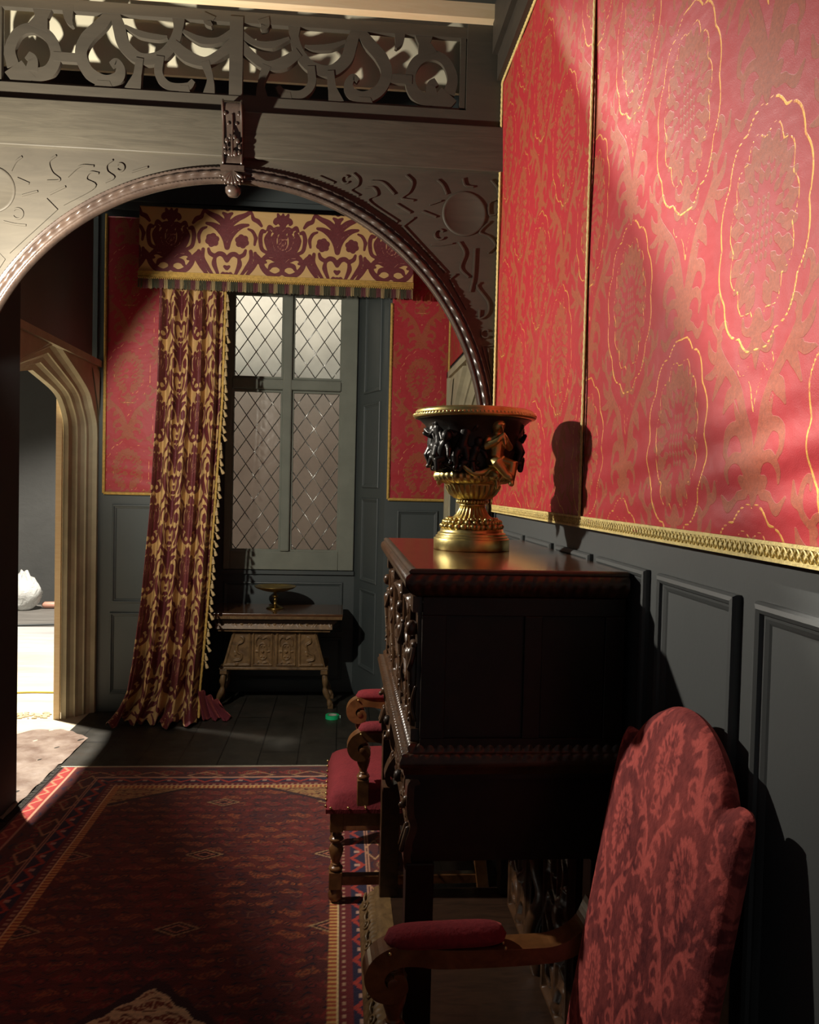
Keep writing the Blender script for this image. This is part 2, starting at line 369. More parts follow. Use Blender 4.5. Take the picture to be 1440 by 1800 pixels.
T_P = sdf_strokes(PS, -.376, .376, -.27, .27, .004)
T_PG = sdf_strokes([(bez([(.035, -.085), (.062, -.03), (.055, .035)]), .0016), ([(.0, -.05), (.012, -.03), (0, -.01), (.012, .01), (0, .03)], .0018), ([(.02, -.045), (.03, -.02), (.018, 0), (.03, .03)], .0018), (bez([(.375, -.02), (.36, .03), (.33, .065), (.29, .085)]), .0018), (bez([(.375, .07), (.352, .115), (.31, .145)]), .0018), (bez([(.09, -.05), (.11, -.0), (.10, .05)]), .0016)]+[(bez([(.02, .06), (.04, .02), (.03, -.03), (.0, -.05)]), .0022), (bez([(.06, .07), (.075, .02), (.05, -.04), (.02, -.06)]), .0022), (bez([(.0, .08), (.02, .10), (.05, .095)]), .0022), (bez([(.0, .02), (.02, .03), (.02, .0), (.0, -.02)]), .002), (bez([(.02, -.13), (.05, -.105), (.09, -.10)]), .0022)], -.376, .376, -.24, .24, .004)
def enc(f, s=.02): return np.clip(.5 + f/s*.5, 0, 1)
def wall_weave(u, v):                               # u across, v up, in metres
    r = lattice(T_M, u, v, .33, .35); g = lattice(T_G, u, v, .33, .35); return enc(r), enc(g, .01)
def rect(T, u, v, px, py):
    u = u % px; v = v % py; out = np.full(u.shape, .05)
    for i in (-1, 0, 1, 2):
        for j in (-1, 0, 1, 2): out = np.minimum(out, sample(T, u-i*px, v-j*py))
    return out
def curtain_weave(u, v):
    r = rect(T_P, u, v, .75, .45) - .0045; g = rect(T_PG, u, v, .75, .45); return enc(r), enc(g, .01)
def grid_cloth(name, us, vs, P, weave, mat, parent=None, backing=.004, alen=None):
    """cloth sheet: P(u,v)->xyz arrays, weave(u,v)->two fields stored on the points"""
    U, V = np.meshgrid(us, vs); X, Y, Z = P(U, V); nx, ny = len(us), len(vs)
    co = np.stack([X, Y, Z], -1).reshape(-1, 3).astype(np.float32)
    idx = np.arange(nx*ny).reshape(ny, nx); q = np.stack([idx[:-1,:-1], idx[:-1,1:], idx[1:,1:], idx[1:,:-1]], -1).reshape(-1, 4)
    me = bpy.data.meshes.new(name); me.vertices.add(len(co)); me.vertices.foreach_set('co', co.ravel())
    me.loops.add(q.size); me.polygons.add(len(q)); me.loops.foreach_set('vertex_index', q.ravel().astype(np.int32))
    me.polygons.foreach_set('loop_start', np.arange(0, q.size, 4, dtype=np.int32))
    me.polygons.foreach_set('use_smooth', np.ones(len(q), bool)); me.update(calc_edges=True); me.validate()
    a = me.attributes.new('weave', 'FLOAT_COLOR', 'POINT'); r, g = weave(U, V)
    c = np.stack([r, g, r*0, r*0+1], -1).reshape(-1).astype(np.float32); a.data.foreach_set('color', c)
    me.materials.append(mat); o = bpy.data.objects.new(name, me); COL.objects.link(o)
    if parent: o.parent = parent
    if backing:
        m = o.modifiers.new('thickness', 'SOLIDIFY'); m.thickness = backing; m.offset = 0
    return o
def relief(name, mat, w, h, field, depth, parent=None, M=None, d=.004, round_=.010, base=.012):
    """carved panel in local XZ, raised towards -Y, centred at 0"""
    nx = max(3, int(w/d)+1); ny = max(3, int(h/d)+1); xs = np.linspace(-w/2, w/2, nx); zs = np.linspace(-h/2, h/2, ny)
    X, Z = np.meshgrid(xs, zs); f = field(X, Z); hgt = depth*np.sqrt(np.clip(-f/round_, 0, 1))
    hgt[0,:] = hgt[-1,:] = 0; hgt[:,0] = hgt[:,-1] = 0
    mb = MB(); vs = [(float(X[j,i]), float(-hgt[j,i]), float(Z[j,i])) for j in range(ny) for i in range(nx)]
    mb.add(vs, [(j*nx+i, j*nx+i+1, (j+1)*nx+i+1, (j+1)*nx+i) for j in range(ny-1) for i in range(nx-1)], True)
    mb.box(-w/2, w/2, .0005, base, -h/2, h/2)
    return mb.build(name, mat, parent, M=M)

# ------------------------------------------------------------------ room shell
WXR, WXL, WX2 = .735, -1.77, .80                     # right wall near, left wall, right wall beyond the arch
YA0, YA1, YF, YW = 3.86, 3.96, 6.12, 6.70            # arch screen, far wall, window wall
m = MB().box(WXL-.02, 1.3, -.6, 8.2, -.05, 0); struct(m.build('floor', FLOORM), 'dark stained floorboards')
m = MB().box(-7.0, WXL-.02, -.6, 11.6, -.05, 0); struct(m.build('floor_outside', outfloor_mat()), 'pale plywood stage floor beyond the left doorway')
CH = 4.6
struct(MB().box(WXR, .86, .2, YA0, 0, 3.96).build('wall_right', SLATE), 'slate grey panelled wall below crimson silk')
m = MB()
m.box(WX2, .92, YA0, 4.75, 0, CH).box(WX2, .92, 5.95, YF, 0, CH).box(WX2, .92, 4.75, 5.95, 2.53, CH)
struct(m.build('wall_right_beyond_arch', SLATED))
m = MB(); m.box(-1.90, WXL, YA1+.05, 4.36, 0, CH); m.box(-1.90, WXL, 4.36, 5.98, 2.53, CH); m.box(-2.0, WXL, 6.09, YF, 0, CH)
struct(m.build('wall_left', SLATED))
struct(MB().box(-1.90, WXL, -.6, YA0, 0, 3.96).build('wall_left_near', SLATE), 'plain slate wall on the left, on the camera side of the arch')
struct(MB().box(-1.98, -1.66, YA1, 4.39, 0, 3.0).build('wall_left_pier', BLK), 'dark pier beside the left doorway')
AX0, AX1, WL, WR = -1.24, .325, -1.03, .12           # alcove mouth and its back
m = MB(); m.box(-1.9, AX0, YF, YF+.1, 0, 3.4).box(AX1, .92, YF, YF+.1, 0, 3.4).box(-1.9, .92, YF, YF+.1, 3.4, CH)
struct(m.build('wall_far', SLATED), 'slate wall, colour dimmed for weaker light, above and beside the window alcove')
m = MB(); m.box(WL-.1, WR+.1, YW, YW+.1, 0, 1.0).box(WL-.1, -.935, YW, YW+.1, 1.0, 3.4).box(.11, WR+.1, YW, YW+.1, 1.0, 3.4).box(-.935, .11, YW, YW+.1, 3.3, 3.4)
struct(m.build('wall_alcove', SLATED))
def quadwall(name, a, b, z0, z1, t, mat):            # vertical slab from a to b, thickness t to the left of a->b
    d = Vector((b[0]-a[0], b[1]-a[1])).normalized(); n = Vector((-d.y, d.x))*t
    q = [(a[0], a[1]), (b[0], b[1]), (b[0]+n.x, b[1]+n.y), (a[0]+n.x, a[1]+n.y)]
    return MB().hexa([(x, y, z0) for x, y in q], [(x, y, z1) for x, y in q]).build(name, mat)
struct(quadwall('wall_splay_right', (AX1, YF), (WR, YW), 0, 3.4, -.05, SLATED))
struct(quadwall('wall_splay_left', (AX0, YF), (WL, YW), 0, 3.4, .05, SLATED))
struct(MB().box(AX0-.05, AX1+.05, YF, YW+.1, 3.4, 3.45).build('ceiling_alcove', SLATED))
struct(MB().box(-1.68, .78, 3.985, 4.005, 3.60, 4.12).build('wall_upper', CEILM), 'cream board wall behind the fretwork')
struct(MB().box(-1.9, .9, 4.09, YF, 4.6, 4.64).build('ceiling', BLK))

def panel_frame(mb, w, h, r=.022, prof=None):
    """bolection frame around 0..w, 0..h in local XZ, raised towards -Y (mitred)"""
    prof = prof or [(0, 0), (0, .010), (.004, .016), (.012, .018), (.019, .014), (.022, .008), (.027, .007), (.034, .003), (.038, 0)]
    k = r/.022; n = len(prof); vs = []; fs = []
    for (o, d) in prof:
        o *= k; d *= k; vs += [(o, -d, o), (w-o, -d, o), (w-o, -d, h-o), (o, -d, h-o)]
    for j in range(n-1):
        for i in range(4):
            q = (i+1) % 4; fs.append((j*4+i, j*4+q, (j+1)*4+q, (j+1)*4+i))
    return mb.add(vs, fs)
def frames(name, rects, M, r=.022, parent=None):
    mb = MB()
    for (x0, x1, z0, z1) in rects:
        b = len(mb.v); panel_frame(mb, x1-x0, z1-z0, r)
        for i in range(b, len(mb.v)): p = mb.v[i]; mb.v[i] = (p[0]+x0, p[1], p[2]+z0)
    o = mb.build(name, SLATE if name == 'trim_1' else SLATED, parent, M=M)
    return struct(o)
# right wall: local x runs towards the camera (-Y), raised side faces -X
MR = Matrix.Translation((WXR, 0, 0)) @ Matrix.Rotation(-PI/2, 4, 'Z')
rs = []
y = 1.81 + .444*5
while y > .3:
    rs += [(-y, -(y-.372), .56, 1.515), (-y, -(y-.372), .14, .50)]; y -= .444
rs = [(max(a, -3.84), b, c, d) for a, b, c, d in rs if b > -3.8]
frames('trim_1', rs, MR)
struct(MB().box(WXR-.012, WXR+.001, .2, YA0, 0, .11).build('baseboard_right', SLATE))
# far wall dado
MF = Matrix.Translation((0, YF, 0))
frames('trim_2', [(-1.655, -1.26, .80, 1.52), (-1.665, -1.26, .13, .73), (.42, .73, .80, 1.52), (.42, .73, .13, .73)], MF, .018)
MWn = Matrix.Translation((0, YW, 0))
frames('trim_3', [(-.93, .03, .50, .90), (-.93, .03, .1, .45)], MWn, .018)
dv = Vector((WR-AX1, YW-YF)); L = dv.length; ang = math.atan2(dv.y, dv.x)
MS_R = Matrix.Translation((WR, YW, 0)) @ Matrix.Rotation(math.atan2(YF-YW, AX1-WR), 4, 'Z')
frames('trim_4', [(.16, .50, .25, .88), (.16, .50, .94, 1.60), (.16, .50, 1.68, 2.34), (.16, .50, 2.42, 3.25)], MS_R, .018)
MS_L = Matrix.Translation((AX0, YF, 0)) @ Matrix.Rotation(math.atan2(YW-YF, WL-AX0), 4, 'Z')
frames('trim_5', [(.10, .52, .25, .88), (.10, .52, .94, 1.60), (.10, .52, 1.68, 2.34), (.10, .52, 2.42, 3.25)], MS_L, .018)
struct(MB().box(-.96, .115, YW-.03, YW+.02, .965, .995).build('trim_6', SLATED))
struct(MB().box(-1.75, .79, YF-.03, YF, 3.70, 3.74).box(-1.75, .79, YF-.015, YF, 3.64, 3.70).build('trim_7', SLATED))
struct(MB().box(WXR-.05, WXR+.01, .2, YA0-.02, 3.60, 3.93).box(WXR-.075, WXR+.01, .2, YA0-.02, 3.72, 3.93).build('trim_8', wood('cornice_wood', lin(50, 44, 36), lin(64, 56, 46), .6, (2, 2, 8))), 'brown wooden cornice above the crimson silk')
# stone door surrounds
def door_surround(name, xw, sgn, y0, y1, deep, label):
    """xw wall face, sgn +1 when the room lies towards +X; opening runs y0..y1 along the wall"""
    root = sroot(name, label); cy = (y0+y1)/2; spring = 2.0; apex = 2.36
    def opening(off):                              # tudor arch outline, grown outwards by off
        hw = (y1-y0)/2 + off; pts = [(-hw, 0), (-hw, spring*.5)]
        a = [(-hw, spring), (-hw+.02, spring+.10), (-hw+.10, spring+.20), (-hw+.25, spring+.28+off*.3), (0, apex+off*1.1)]
        a = bez([(p[0], p[1]) for p in a], 6); pts += a; return [(cy+p[0], p[1]) for p in pts] + [(cy-p[0], p[1]) for p in reversed(pts[:-1])]
    prof = [(.0, -deep), (.0, -deep*.8), (.035, -deep*.72), (.05, -deep*.60), (.045, -deep*.52), (.075, -deep*.45), (.10, -deep*.33), (.10, -deep*.26), (.13, -deep*.22), (.15, -deep*.1), (.16, .012), (.175, .014)]
    mb = MB(); rows = [[(xw + sgn*dx, p[0], p[1]) for p in opening(off)] for off, dx in prof]
    n = len(rows[0])
    for j in range(len(rows)-1):
        mb.add(rows[j]+rows[j+1], [(i, i+1, n+i+1, n+i) for i in range(n-1)])
    mb.build('door_jamb', STONE, root)
    top = 2.53; o = opening(.175); mb = MB(); hw = (y1-y0)/2+.23; x = xw + sgn*.012
    for i in range(n-1):                           # flat spandrels out to a square head
        a, b = o[i], o[i+1]
        def outer(p):
            dy = p[0]-cy; 
            if p[1] < spring+.08: return (cy + (hw if dy > 0 else -hw), p[1])
            return (p[0] if abs(dy) < hw-.12 else cy+(hw if dy > 0 else -hw), top)
        A, B = outer(a), outer(b)
        mb.add([(x, a[0], a[1]), (x, b[0], b[1]), (x, B[0], B[1]), (x, A[0], A[1])], [(0,1,2,3)])
    q = [(cy-hw, 0), (cy-hw, top), (cy+hw, top), (cy+hw, 0)]
    for i in range(3):
        a, b = q[i], q[i+1]; lo = (min(a[0], b[0])-.025, max(a[0], b[0])+.025, min(a[1], b[1])-(.025 if a[1] == b[1] else 0), max(a[1], b[1])+.02)
        xs = sorted((xw, xw+sgn*.035)); mb.box(xs[0], xs[1], lo[0], lo[1], lo[2], lo[3])
    # carved spandrel leaves
    for s_ in (-1, 1):
        mb.add([(xw+sgn*.02, cy+s_*(hw-.05), 2.48), (xw+sgn*.02, cy+s_*(hw-.22), 2.48), (xw+sgn*.02, cy+s_*(hw-.05), 2.15), (xw+sgn*.03, cy+s_*(hw-.09), 2.40)], [(0,1,3), (1,2,3), (2,0,3)])
    mb.build('door_head', STONE, root)
    return root
door_surround('door_1', WXL, 1, 4.56, 5.92, .17, 'stone tudor doorway on the left, open to the bright stage')
door_surround('door_2', WX2, -1, 4.86, 5.82, .17, 'stone tudor doorway on the right, half hidden by the black urn')
struct(MB().box(-1.985, -1.945, 5.90, 5.93, 0, 2.25).build('trim_9', PINE), 'raw pine edge behind the left door jamb')
struct(MB().box(.985, 1.0, 4.6, 6.0, 0, 2.6).build('wall_behind_right_door', BLK))

# ------------------------------------------------------------------ window
win = sroot('window_1', 'stone mullioned window with leaded lights')
m = MB(); y0, y1 = YW-.045, YW+.06
XL = [(-.87, -.50), (-.395, -.03)]; ZL = [(1.165, 2.43), (2.555, 3.20)]
m.box(-.935, -.885, y0+.02, y1, 1.0, 3.3).box(-.015, .11, y0+.02, y1, 1.0, 3.3).box(-.885, -.015, y0+.02, y1, 1.0, 1.15).box(-.885, -.015, y0+.02, y1, 3.215, 3.3)
m.build('window_frame', WSTONE, win, bevel=.006)
m = MB().hexa([(-.485, y0, 1.15), (-.41, y0, 1.15), (-.41, y1, 1.15), (-.485, y1, 1.15)], [(-.485, y0, 3.215), (-.41, y0, 3.215), (-.41, y1, 3.215), (-.485, y1, 3.215)])
m.build('mullion', WSTONE, win, bevel=.012)
MB().box(-.885, -.015, y0+.006, y1-.004, 2.450, 2.535).build('transom', WSTONE, win, bevel=.012)
t = NT('leaded_glass'); co = t.coord()
t.setb(Base_Color=lin(118, 110, 100), Roughness=.22, Specular_IOR_Level=.6)
tr = t.new('ShaderNodeBsdfTransparent'); tr.inputs[0].default_value = (.86, .86, .83, 1); mx = t.new('ShaderNodeMixShader')
dirt = t.ramp(t.noise(4, 6, co, .65), [(.3, (.78,)*3+(1,)), (.75, (.90,)*3+(1,))]); t.link(dirt, mx.inputs[0]); t.link(t.b.outputs[0], mx.inputs[1]); t.link(tr.outputs[0], mx.inputs[2]); t.link(mx.outputs[0], t.out.inputs[0])
t.bump(t.noise(14, 2, co), .25, .01)
LEAD = plain('lead_came', lin(200, 200, 196), .28, .9, var=.2, vs=30)
FR = WSTONE
for (xa, xb) in XL:
    for (za, zb) in ZL:
        f = MB(); 
        for (a, b, c, d) in ((xa-.017, xa, za-.017, zb+.017), (xb, xb+.017, za-.017, zb+.017), (xa, xb, za-.017, za), (xa, xb, zb, zb+.017)): f.box(a, b, YW-.012, YW+.03, c, d)
        light = f.build('light_frame', WSTONE, win)
        MB().box(xa-.003, xb+.003, YW+.004, YW+.008, za-.003, zb+.003).build('pane', t.m, light)
        lm = MB(); w_, h_ = .137, .196; wd = xb-xa; ht = zb-za
        for s_ in (1, -1):
            k = -30
            while k < 30:                            # lines x = c + s*z*w/h clipped to the light
                c = k*w_ + .03; pts = []
                for q in (0, ht):
                    x = c + s_*q*w_/h_
                    if 0 <= x <= wd: pts.append((x, q))
                for x in (0, wd):
                    q = (x-c)*s_*h_/w_
                    if 0 < q < ht: pts.append((x, q))
                if len(pts) >= 2 and (Vector(pts[0])-Vector(pts[1])).length > .01:
                    lm.tube([(xa+pts[0][0], YW+.001, za+pts[0][1]), (xa+pts[1][0], YW+.001, za+pts[1][1])], .0042, 6, cap=False)
                k += 1
        lm.build('lead_lattice', LEAD, light)
t = NT('painted_backcloth'); tc = t.new('ShaderNodeTexCoord'); sp = t.new('ShaderNodeSeparateXYZ'); t.link(tc.outputs['Object'], sp.inputs[0])
zz = t.math('ADD', sp.outputs[2], t.math('MULTIPLY', t.noise(2.2, 5), .35))
c = t.ramp(t.math('DIVIDE', t.math('SUBTRACT', zz, 2.2), 2.0), [(.0, lin(106, 92, 84)), (.29, lin(116, 108, 102)), (.36, lin(140, 140, 136)), (.62, lin(196, 192, 184)), (.9, lin(214, 208, 200))])
t.setb(Base_Color=c, Roughness=.9)
tag(MB().box(-1.6, .9, 7.9, 7.92, .0, 4.6).build('backcloth', t.m), 'misty painted backcloth hanging outside the leaded window', 'backdrop')

# ------------------------------------------------------------------ fabric panels
def wallpanel(name, label, cat, group, us, vs, P, off, mat, edge=None, group_=None):
    return tag(grid_cloth(name, us, vs, P, lambda U, V: wall_weave(U-off[0], V-off[1]), mat, backing=.006), label, cat, group)
def nonuni(y0, y1, k=.0022):                         # finer cells close to the camera
    out = [y0]
    while out[-1] < y1: out.append(out[-1] + max(.0042, k*out[-1]*1.15))
    out[-1] = y1; return np.array(out)
def wav(U, V): return .004*np.sin(V*7+U*3)+.003*np.sin(U*17+V*2) + .004*np.exp(-((V-1.75)/.12)**2)*np.sin(V*60+U*9)
XS = WXR-.014
vs = np.arange(1.60, 3.60, .0068)
PW = lambda U, V: (XS + wav(U, V)*.8, U, V)
hangA = wallpanel('silk_wall_hanging', 'crimson damask silk on the right wall, near width with the largest medallions', 'wall hanging', 'widths of crimson silk on the right wall', nonuni(.75, 2.392), vs, PW, (1.385, 2.165), TAP)
hangB = wallpanel('silk_wall_hanging', 'crimson damask silk on the right wall, far width between cord and wooden arch', 'wall hanging', 'widths of crimson silk on the right wall', nonuni(2.40, 3.845), vs, PW, (2.375+.33, 2.165), TAP)
def braid(name, a, b, wd, face, mat, parent, th=.006, cross=True):
    """woven braid from a to b; face = outward normal, with raised diamond lattice"""
    a = Vector(a); b = Vector(b); d = (b-a); L = d.length; d.normalize(); n = Vector(face); s = d.cross(n).normalized()
    mb = MB(); h = wd/2
    def P(u, q, o): return a + d*u + s*q + n*o
    for (q0, q1, o) in ((-h, h, th*.5), (-h, -h*.62, th), (h*.62, h, th)):
        c = [P(0, q0, 0), P(L, q0, 0), P(L, q1, 0), P(0, q1, 0)]; e = [P(0, q0, o), P(L, q0, o), P(L, q1, o), P(0, q1, o)]
        mb.hexa(c, e)
    if cross and wd > .015:
        k = int(L/(wd*.55)); st = L/k
        for i in range(k):
            for s_ in (1, -1):
                mb.tube([P(i*st, -s_*h*.6, th*.7), P((i+1)*st, s_*h*.6, th*.7)], wd*.06, 4, cap=False)
    else:                                            # twisted cord
        k = int(L/.012); pts = [P(L*i/k, 0, th*.5) for i in range(k+1)]
        mb.tube(pts, [wd*.42*(1.0+.25*(i % 2)) for i in range(k+1)], 6, cap=False)
    return mb.build(name, mat, parent)
XB = WXR-.019; NX = (-1, 0, 0); NY = (0, -1, 0)
braid('gold_braid', (XB, .75, 1.606), (XB, 2.392, 1.606), .034, NX, GOLDB, hangA)
braid('gold_braid', (XB, 2.392, 1.606), (XB, YA0-.012, 1.606), .034, NX, GOLDB, hangB)
braid('gold_cord', (XB, 2.396, 1.62), (XB, 2.396, 3.60), .013, NX, GOLDB, hangA, cross=False)
braid('gold_cord', (XB, YA0-.020, 1.62), (XB, YA0-.020, 3.60), .018, NX, GOLDB, hangB, cross=False)
braid('gold_cord', (XB, .75, 3.597), (XB, 2.392, 3.597), .016, NX, GOLDB, hangA, cross=False)
braid('gold_cord', (XB, 2.392, 3.597), (XB, YA0-.03, 3.597), .016, NX, GOLDB, hangB, cross=False)
PF = lambda U, V: (U, YF-.012+wav(U, V)*.5, V)
vf = np.arange(1.60, 3.60, .014)
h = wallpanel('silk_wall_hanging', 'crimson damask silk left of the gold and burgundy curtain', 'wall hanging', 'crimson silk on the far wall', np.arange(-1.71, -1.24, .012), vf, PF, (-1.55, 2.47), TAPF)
braid('gold_braid', (-1.715, YF-.018, 1.60), (-1.24, YF-.018, 1.60), .020, NY, DIMB, h, cross=False); braid('gold_braid', (-1.715, YF-.018, 1.60), (-1.715, YF-.018, 3.6), .020, NY, DIMB, h, cross=False)
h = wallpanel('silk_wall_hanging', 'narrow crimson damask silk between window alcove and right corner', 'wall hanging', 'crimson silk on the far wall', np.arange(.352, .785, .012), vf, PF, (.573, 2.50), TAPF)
for (a, b) in (((.348, YF-.018, 1.60), (.79, YF-.018, 1.60)), ((.348, YF-.018, 1.60), (.348, YF-.018, 3.05)), ((.348, YF-.018, 3.58), (.348, YF-.018, 3.6)), ((.785, YF-.018, 1.60), (.785, YF-.018, 3.6))):
    braid('gold_braid', a, b, .020, NY, DIMB, h, cross=False)
PR = lambda U, V: (WX2-.010+U*0, U, V)
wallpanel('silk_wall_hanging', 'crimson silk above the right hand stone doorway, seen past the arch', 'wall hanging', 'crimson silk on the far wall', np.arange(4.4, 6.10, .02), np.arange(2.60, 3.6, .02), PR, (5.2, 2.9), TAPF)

# ------------------------------------------------------------------ arch screen
scr = thing('arch_screen', 'dark carved wooden screen with round arch and fretwork frieze', 'arch', (-.52, YA0, 0))
AC, AR = -.52, 1.175; CZ = 1.90                      # circle centre height
def loc_(o): o.location = Vector((0, 0, 0)); return o
XLs, XRs = -1.245, 1.25                               # local extents (x about arch centre)
# spandrel board with the arch opening, local coords (y 0 = front face)
mb = MB(); N = 96; Ro = 1.19
for yy, rev in ((.0, 0), (.07, 1)):
    pts = [(Ro*math.cos(PI*i/N), CZ + Ro*math.sin(PI*i/N)) for i in range(N+1)]
    top = [(min(max(p[0]*1.0, XLs), XRs), 3.20) for p in pts]; vs = [(p[0], yy, p[1]) for p in pts] + [(q[0], yy, q[1]) for q in top]
    f = [(i, N+1+i, N+2+i, i+1) if not rev else (i, i+1, N+2+i, N+1+i) for i in range(N)]
    mb.add(vs, f)
    for (xa, xb) in ((XLs, -Ro), (Ro, XRs)):
        mb.add([(xa, yy, 0), (xb, yy, 0), (xb, yy, 3.20), (xa, yy, 3.20)], [(0,1,2,3) if not rev else (3,2,1,0)])
mb.add([(Ro*math.cos(PI*i/N), y_, CZ+Ro*math.sin(PI*i/N)) for y_ in (0, .07) for i in range(N+1)], [(i, i+1, N+2+i, N+1+i) for i in range(N)])
for sx in (-1, 1): mb.add([(sx*Ro, 0, 0), (sx*Ro, .07, 0), (sx*Ro, .07, CZ), (sx*Ro, 0, CZ)], [(0,1,2,3)])
mb.build('spandrel_board', ARCHD, scr)
STR = [[(0.386, 1.22), (0.457, 1.194)], [(0.541, 1.243), (0.568, 1.219), (0.565, 1.189), (0.535, 1.165), (0.573, 1.142)], [(0.624, 1.211), (0.684, 1.207), (0.738, 1.158)], [(0.602, 1.18), (0.64, 1.182), (0.656, 1.15), (0.619, 1.118), (0.756, 1.032)], [(0.789, 1.249), (0.82, 1.218), (0.806, 1.172), (0.772, 1.141), (0.829, 1.133)], [(0.747, 1.113), (0.815, 1.076)], [(0.937, 1.235), (0.964, 1.211), (0.984, 1.171)], [(1.058, 1.249), (1.07, 1.216), (1.109, 1.211)], [(1.192, 1.249), (1.224, 1.209), (1.225, 1.164), (1.187, 1.14), (1.189, 1.087), (1.219, 1.089)], [(0.905, 1.118), (0.958, 1.139)], [(0.868, 1.086), (0.937, 1.063)], [(0.831, 1.054), (0.783, 1.011), (0.989, 0.807)], [(0.917, 0.932), (0.963, 0.934), (1.016, 0.944)], [(1.047, 0.953), (1.075, 0.902), (1.057, 0.833), (1.097, 0.79)], [(1.124, 0.926), (1.12, 0.798), (1.106, 0.722)], [(1.19, 1.054), (1.145, 1.003), (1.192, 0.982), (1.219, 0.946), (1.186, 0.907)], [(1.035, 0.802), (1.009, 0.778), (1.093, 0.639)], [(1.151, 0.769), (1.14, 0.746), (1.192, 0.68), (1.193, 0.628), (1.156, 0.6), (1.154, 0.641)], [(1.224, 0.477), (1.174, 0.468), (1.225, 0.295), (1.198, 0.461)]]
SHARP = {5, 9, 10, 11, 16, 18, 0}
for sx in (1, -1):
    mb = MB()
    for i, st in enumerate(STR):
        p = st if i in SHARP else bez(st, 6)
        mb.ribbon([(sx*x, CZ+z) for x, z in p][::sx], .0036, -.007, .001)
    for (x, z, r) in ((.508, 1.212, .017), (.954, .982, .023), (1.184, .529, .019)):
        mb.ribbon([(sx*px, pz) for px, pz in arc(x, CZ+z, r, 40, 330, 18)], .0034, -.007, .001)
    mb.lathe([(.105, 0), (.104, .004), (.098, .007), (.092, .004), (0.001, .006)], (0,0,0), 40, M=Matrix.Translation((sx*1.07, 0, CZ+1.085)) @ Matrix.Rotation(PI/2, 4, 'X'))
    mb.build('strapwork', ARCHD, scr)
# beaded archivolt
mb = MB(); NN = 420
prof = [(1.172, .02), (1.172, -.006), (1.176, -.012), (1.182, -.020), (1.189, -.014), (1.193, -.010), (1.200, -.026), (1.210, -.032), (1.219, -.024), (1.223, -.012), (1.228, -.012), (1.233, -.022), (1.239, -.016), (1.242, .002)]
bead = {3: (.006, 2), 6: (.004, 6), 7: (.009, 6), 8: (.004, 6), 11: (.007, 2)}
vs = []; np_ = len(prof)
path = [(Ro_, 0) for Ro_ in ()]
stations = [(1, -1, z) for z in np.arange(0.12, CZ, .012)]
for i in range(NN+1):
    a = PI*i/NN
    for j, (r, d) in enumerate(prof):
        dd = d
        if j in bead:
            am, per = bead[j]; dd = d - am*(math.sin(2*PI*i/per/2 + (j*.6 if per == 6 else 0))**2) + am*.5
        vs.append((r*math.cos(a), dd, CZ+r*math.sin(a)))
mb.add(vs, [(i*np_+j, i*np_+j+1, (i+1)*np_+j+1, (i+1)*np_+j) for i in range(NN) for j in range(np_-1)], True)
for sx in (-1, 1):
    K = 150; vs = []
    for i in range(K+1):
        z = CZ*(1-i/K)
        for j, (r, d) in enumerate(prof): vs.append((sx*r, d - (bead[j][0]*(i % 2) if j in bead else 0), z))
    mb.add(vs, [(i*np_+j, (i+1)*np_+j, (i+1)*np_+j+1, i*np_+j+1)[::sx] for i in range(K) for j in range(np_-1)], True)
mb.build('arch_moulding', BEADW, scr)
MB().box(XLs, XRs, -.030, .07, 3.178, 3.385).build('lintel_beam', ARCHW, scr, bevel=.004)
MB().box(XLs, XRs, .0, .07, 3.385, 3.465).build('frieze_rail', ARCHD, scr)
# fretwork: flat cut scrolls
mb = MB(); F0 = 3.465
frn = [0]
def fr(pts, hw, curve=True):
    for sx in (1, -1):
        frn[0] += 1; e_ = frn[0]*.00022
        p = [(sx*x, F0+z) for x, z in (bez(pts, 8) if curve else pts)]
        h = hw*.92 if not isinstance(hw, (list, tuple)) else list(np.interp(np.linspace(0, 1, len(p)), np.linspace(0, 1, len(hw)), hw)*.92)
        mb.ribbon(p, h, .012-e_, .034+e_)
fr([(.985, .075), (1.0, .15), (.965, .225), (.90, .25), (.83, .215), (.80, .14), (.825, .07), (.885, .045), (.93, .075)], [.03, .026, .024, .024, .026, .026, .03, .035, .028])
fr([(.985, .075), (.95, .03), (.93, .0)], [.05, .05, .06]); fr([(.905, .06), (.90, .11), (.925, .13)], [.03, .022, .02])
fr([(.88, .25), (.865, .30), (.86, .36)], [.05, .03, .055]); fr([(.70, .13), (.81, .13)], .022)
fr([(.55, .36), (.60, .29), (.665, .22), (.69, .15), (.66, .075), (.59, .035), (.53, .05), (.515, .09), (.535, .125), (.56, .11)], [.02, .03, .032, .028, .028, .03, .03, .022, .016, .012])
fr([(.55, .36), (.525, .28), (.50, .20), (.43, .145), (.34, .16), (.285, .22), (.262, .29), (.262, .36)], [.02, .03, .03, .028, .028, .026, .022, .035])
fr([(.50, .285), (.43, .255), (.35, .245), (.31, .25)], [.008, .016, .014, .006]); fr([(.59, .035), (.59, -.005)], [.03, .05])
fr([(.75, .36), (.745, .30), (.73, .27)], [.03, .02, .006])
fr([(.285, .22), (.22, .17), (.14, .15), (.07, .19), (.0, .25)], [.024, .03, .022, .022, .03]); fr([(.24, .28), (.16, .245), (.08, .25), (0, .30)], [.008, .018, .014, .02])
fr([(.14, .15), (.115, .07), (.12, .0)], [.022, .016, .03]); mb.box(-.03, .03, .004, .042, F0, F0+.36)
fr([(.34, .16), (.345, .08), (.30, .03), (.22, .03), (.19, .06)], [.02, .02, .02, .02, .012]); fr([(.43, .145), (.44, .07), (.46, .0)], [.018, .02, .04])
fr([(.23, .0), (.23, .035)], [.03, .02], False); fr([(.12, .36), (.13, .33), (.11, .31)], [.03, .02, .006])
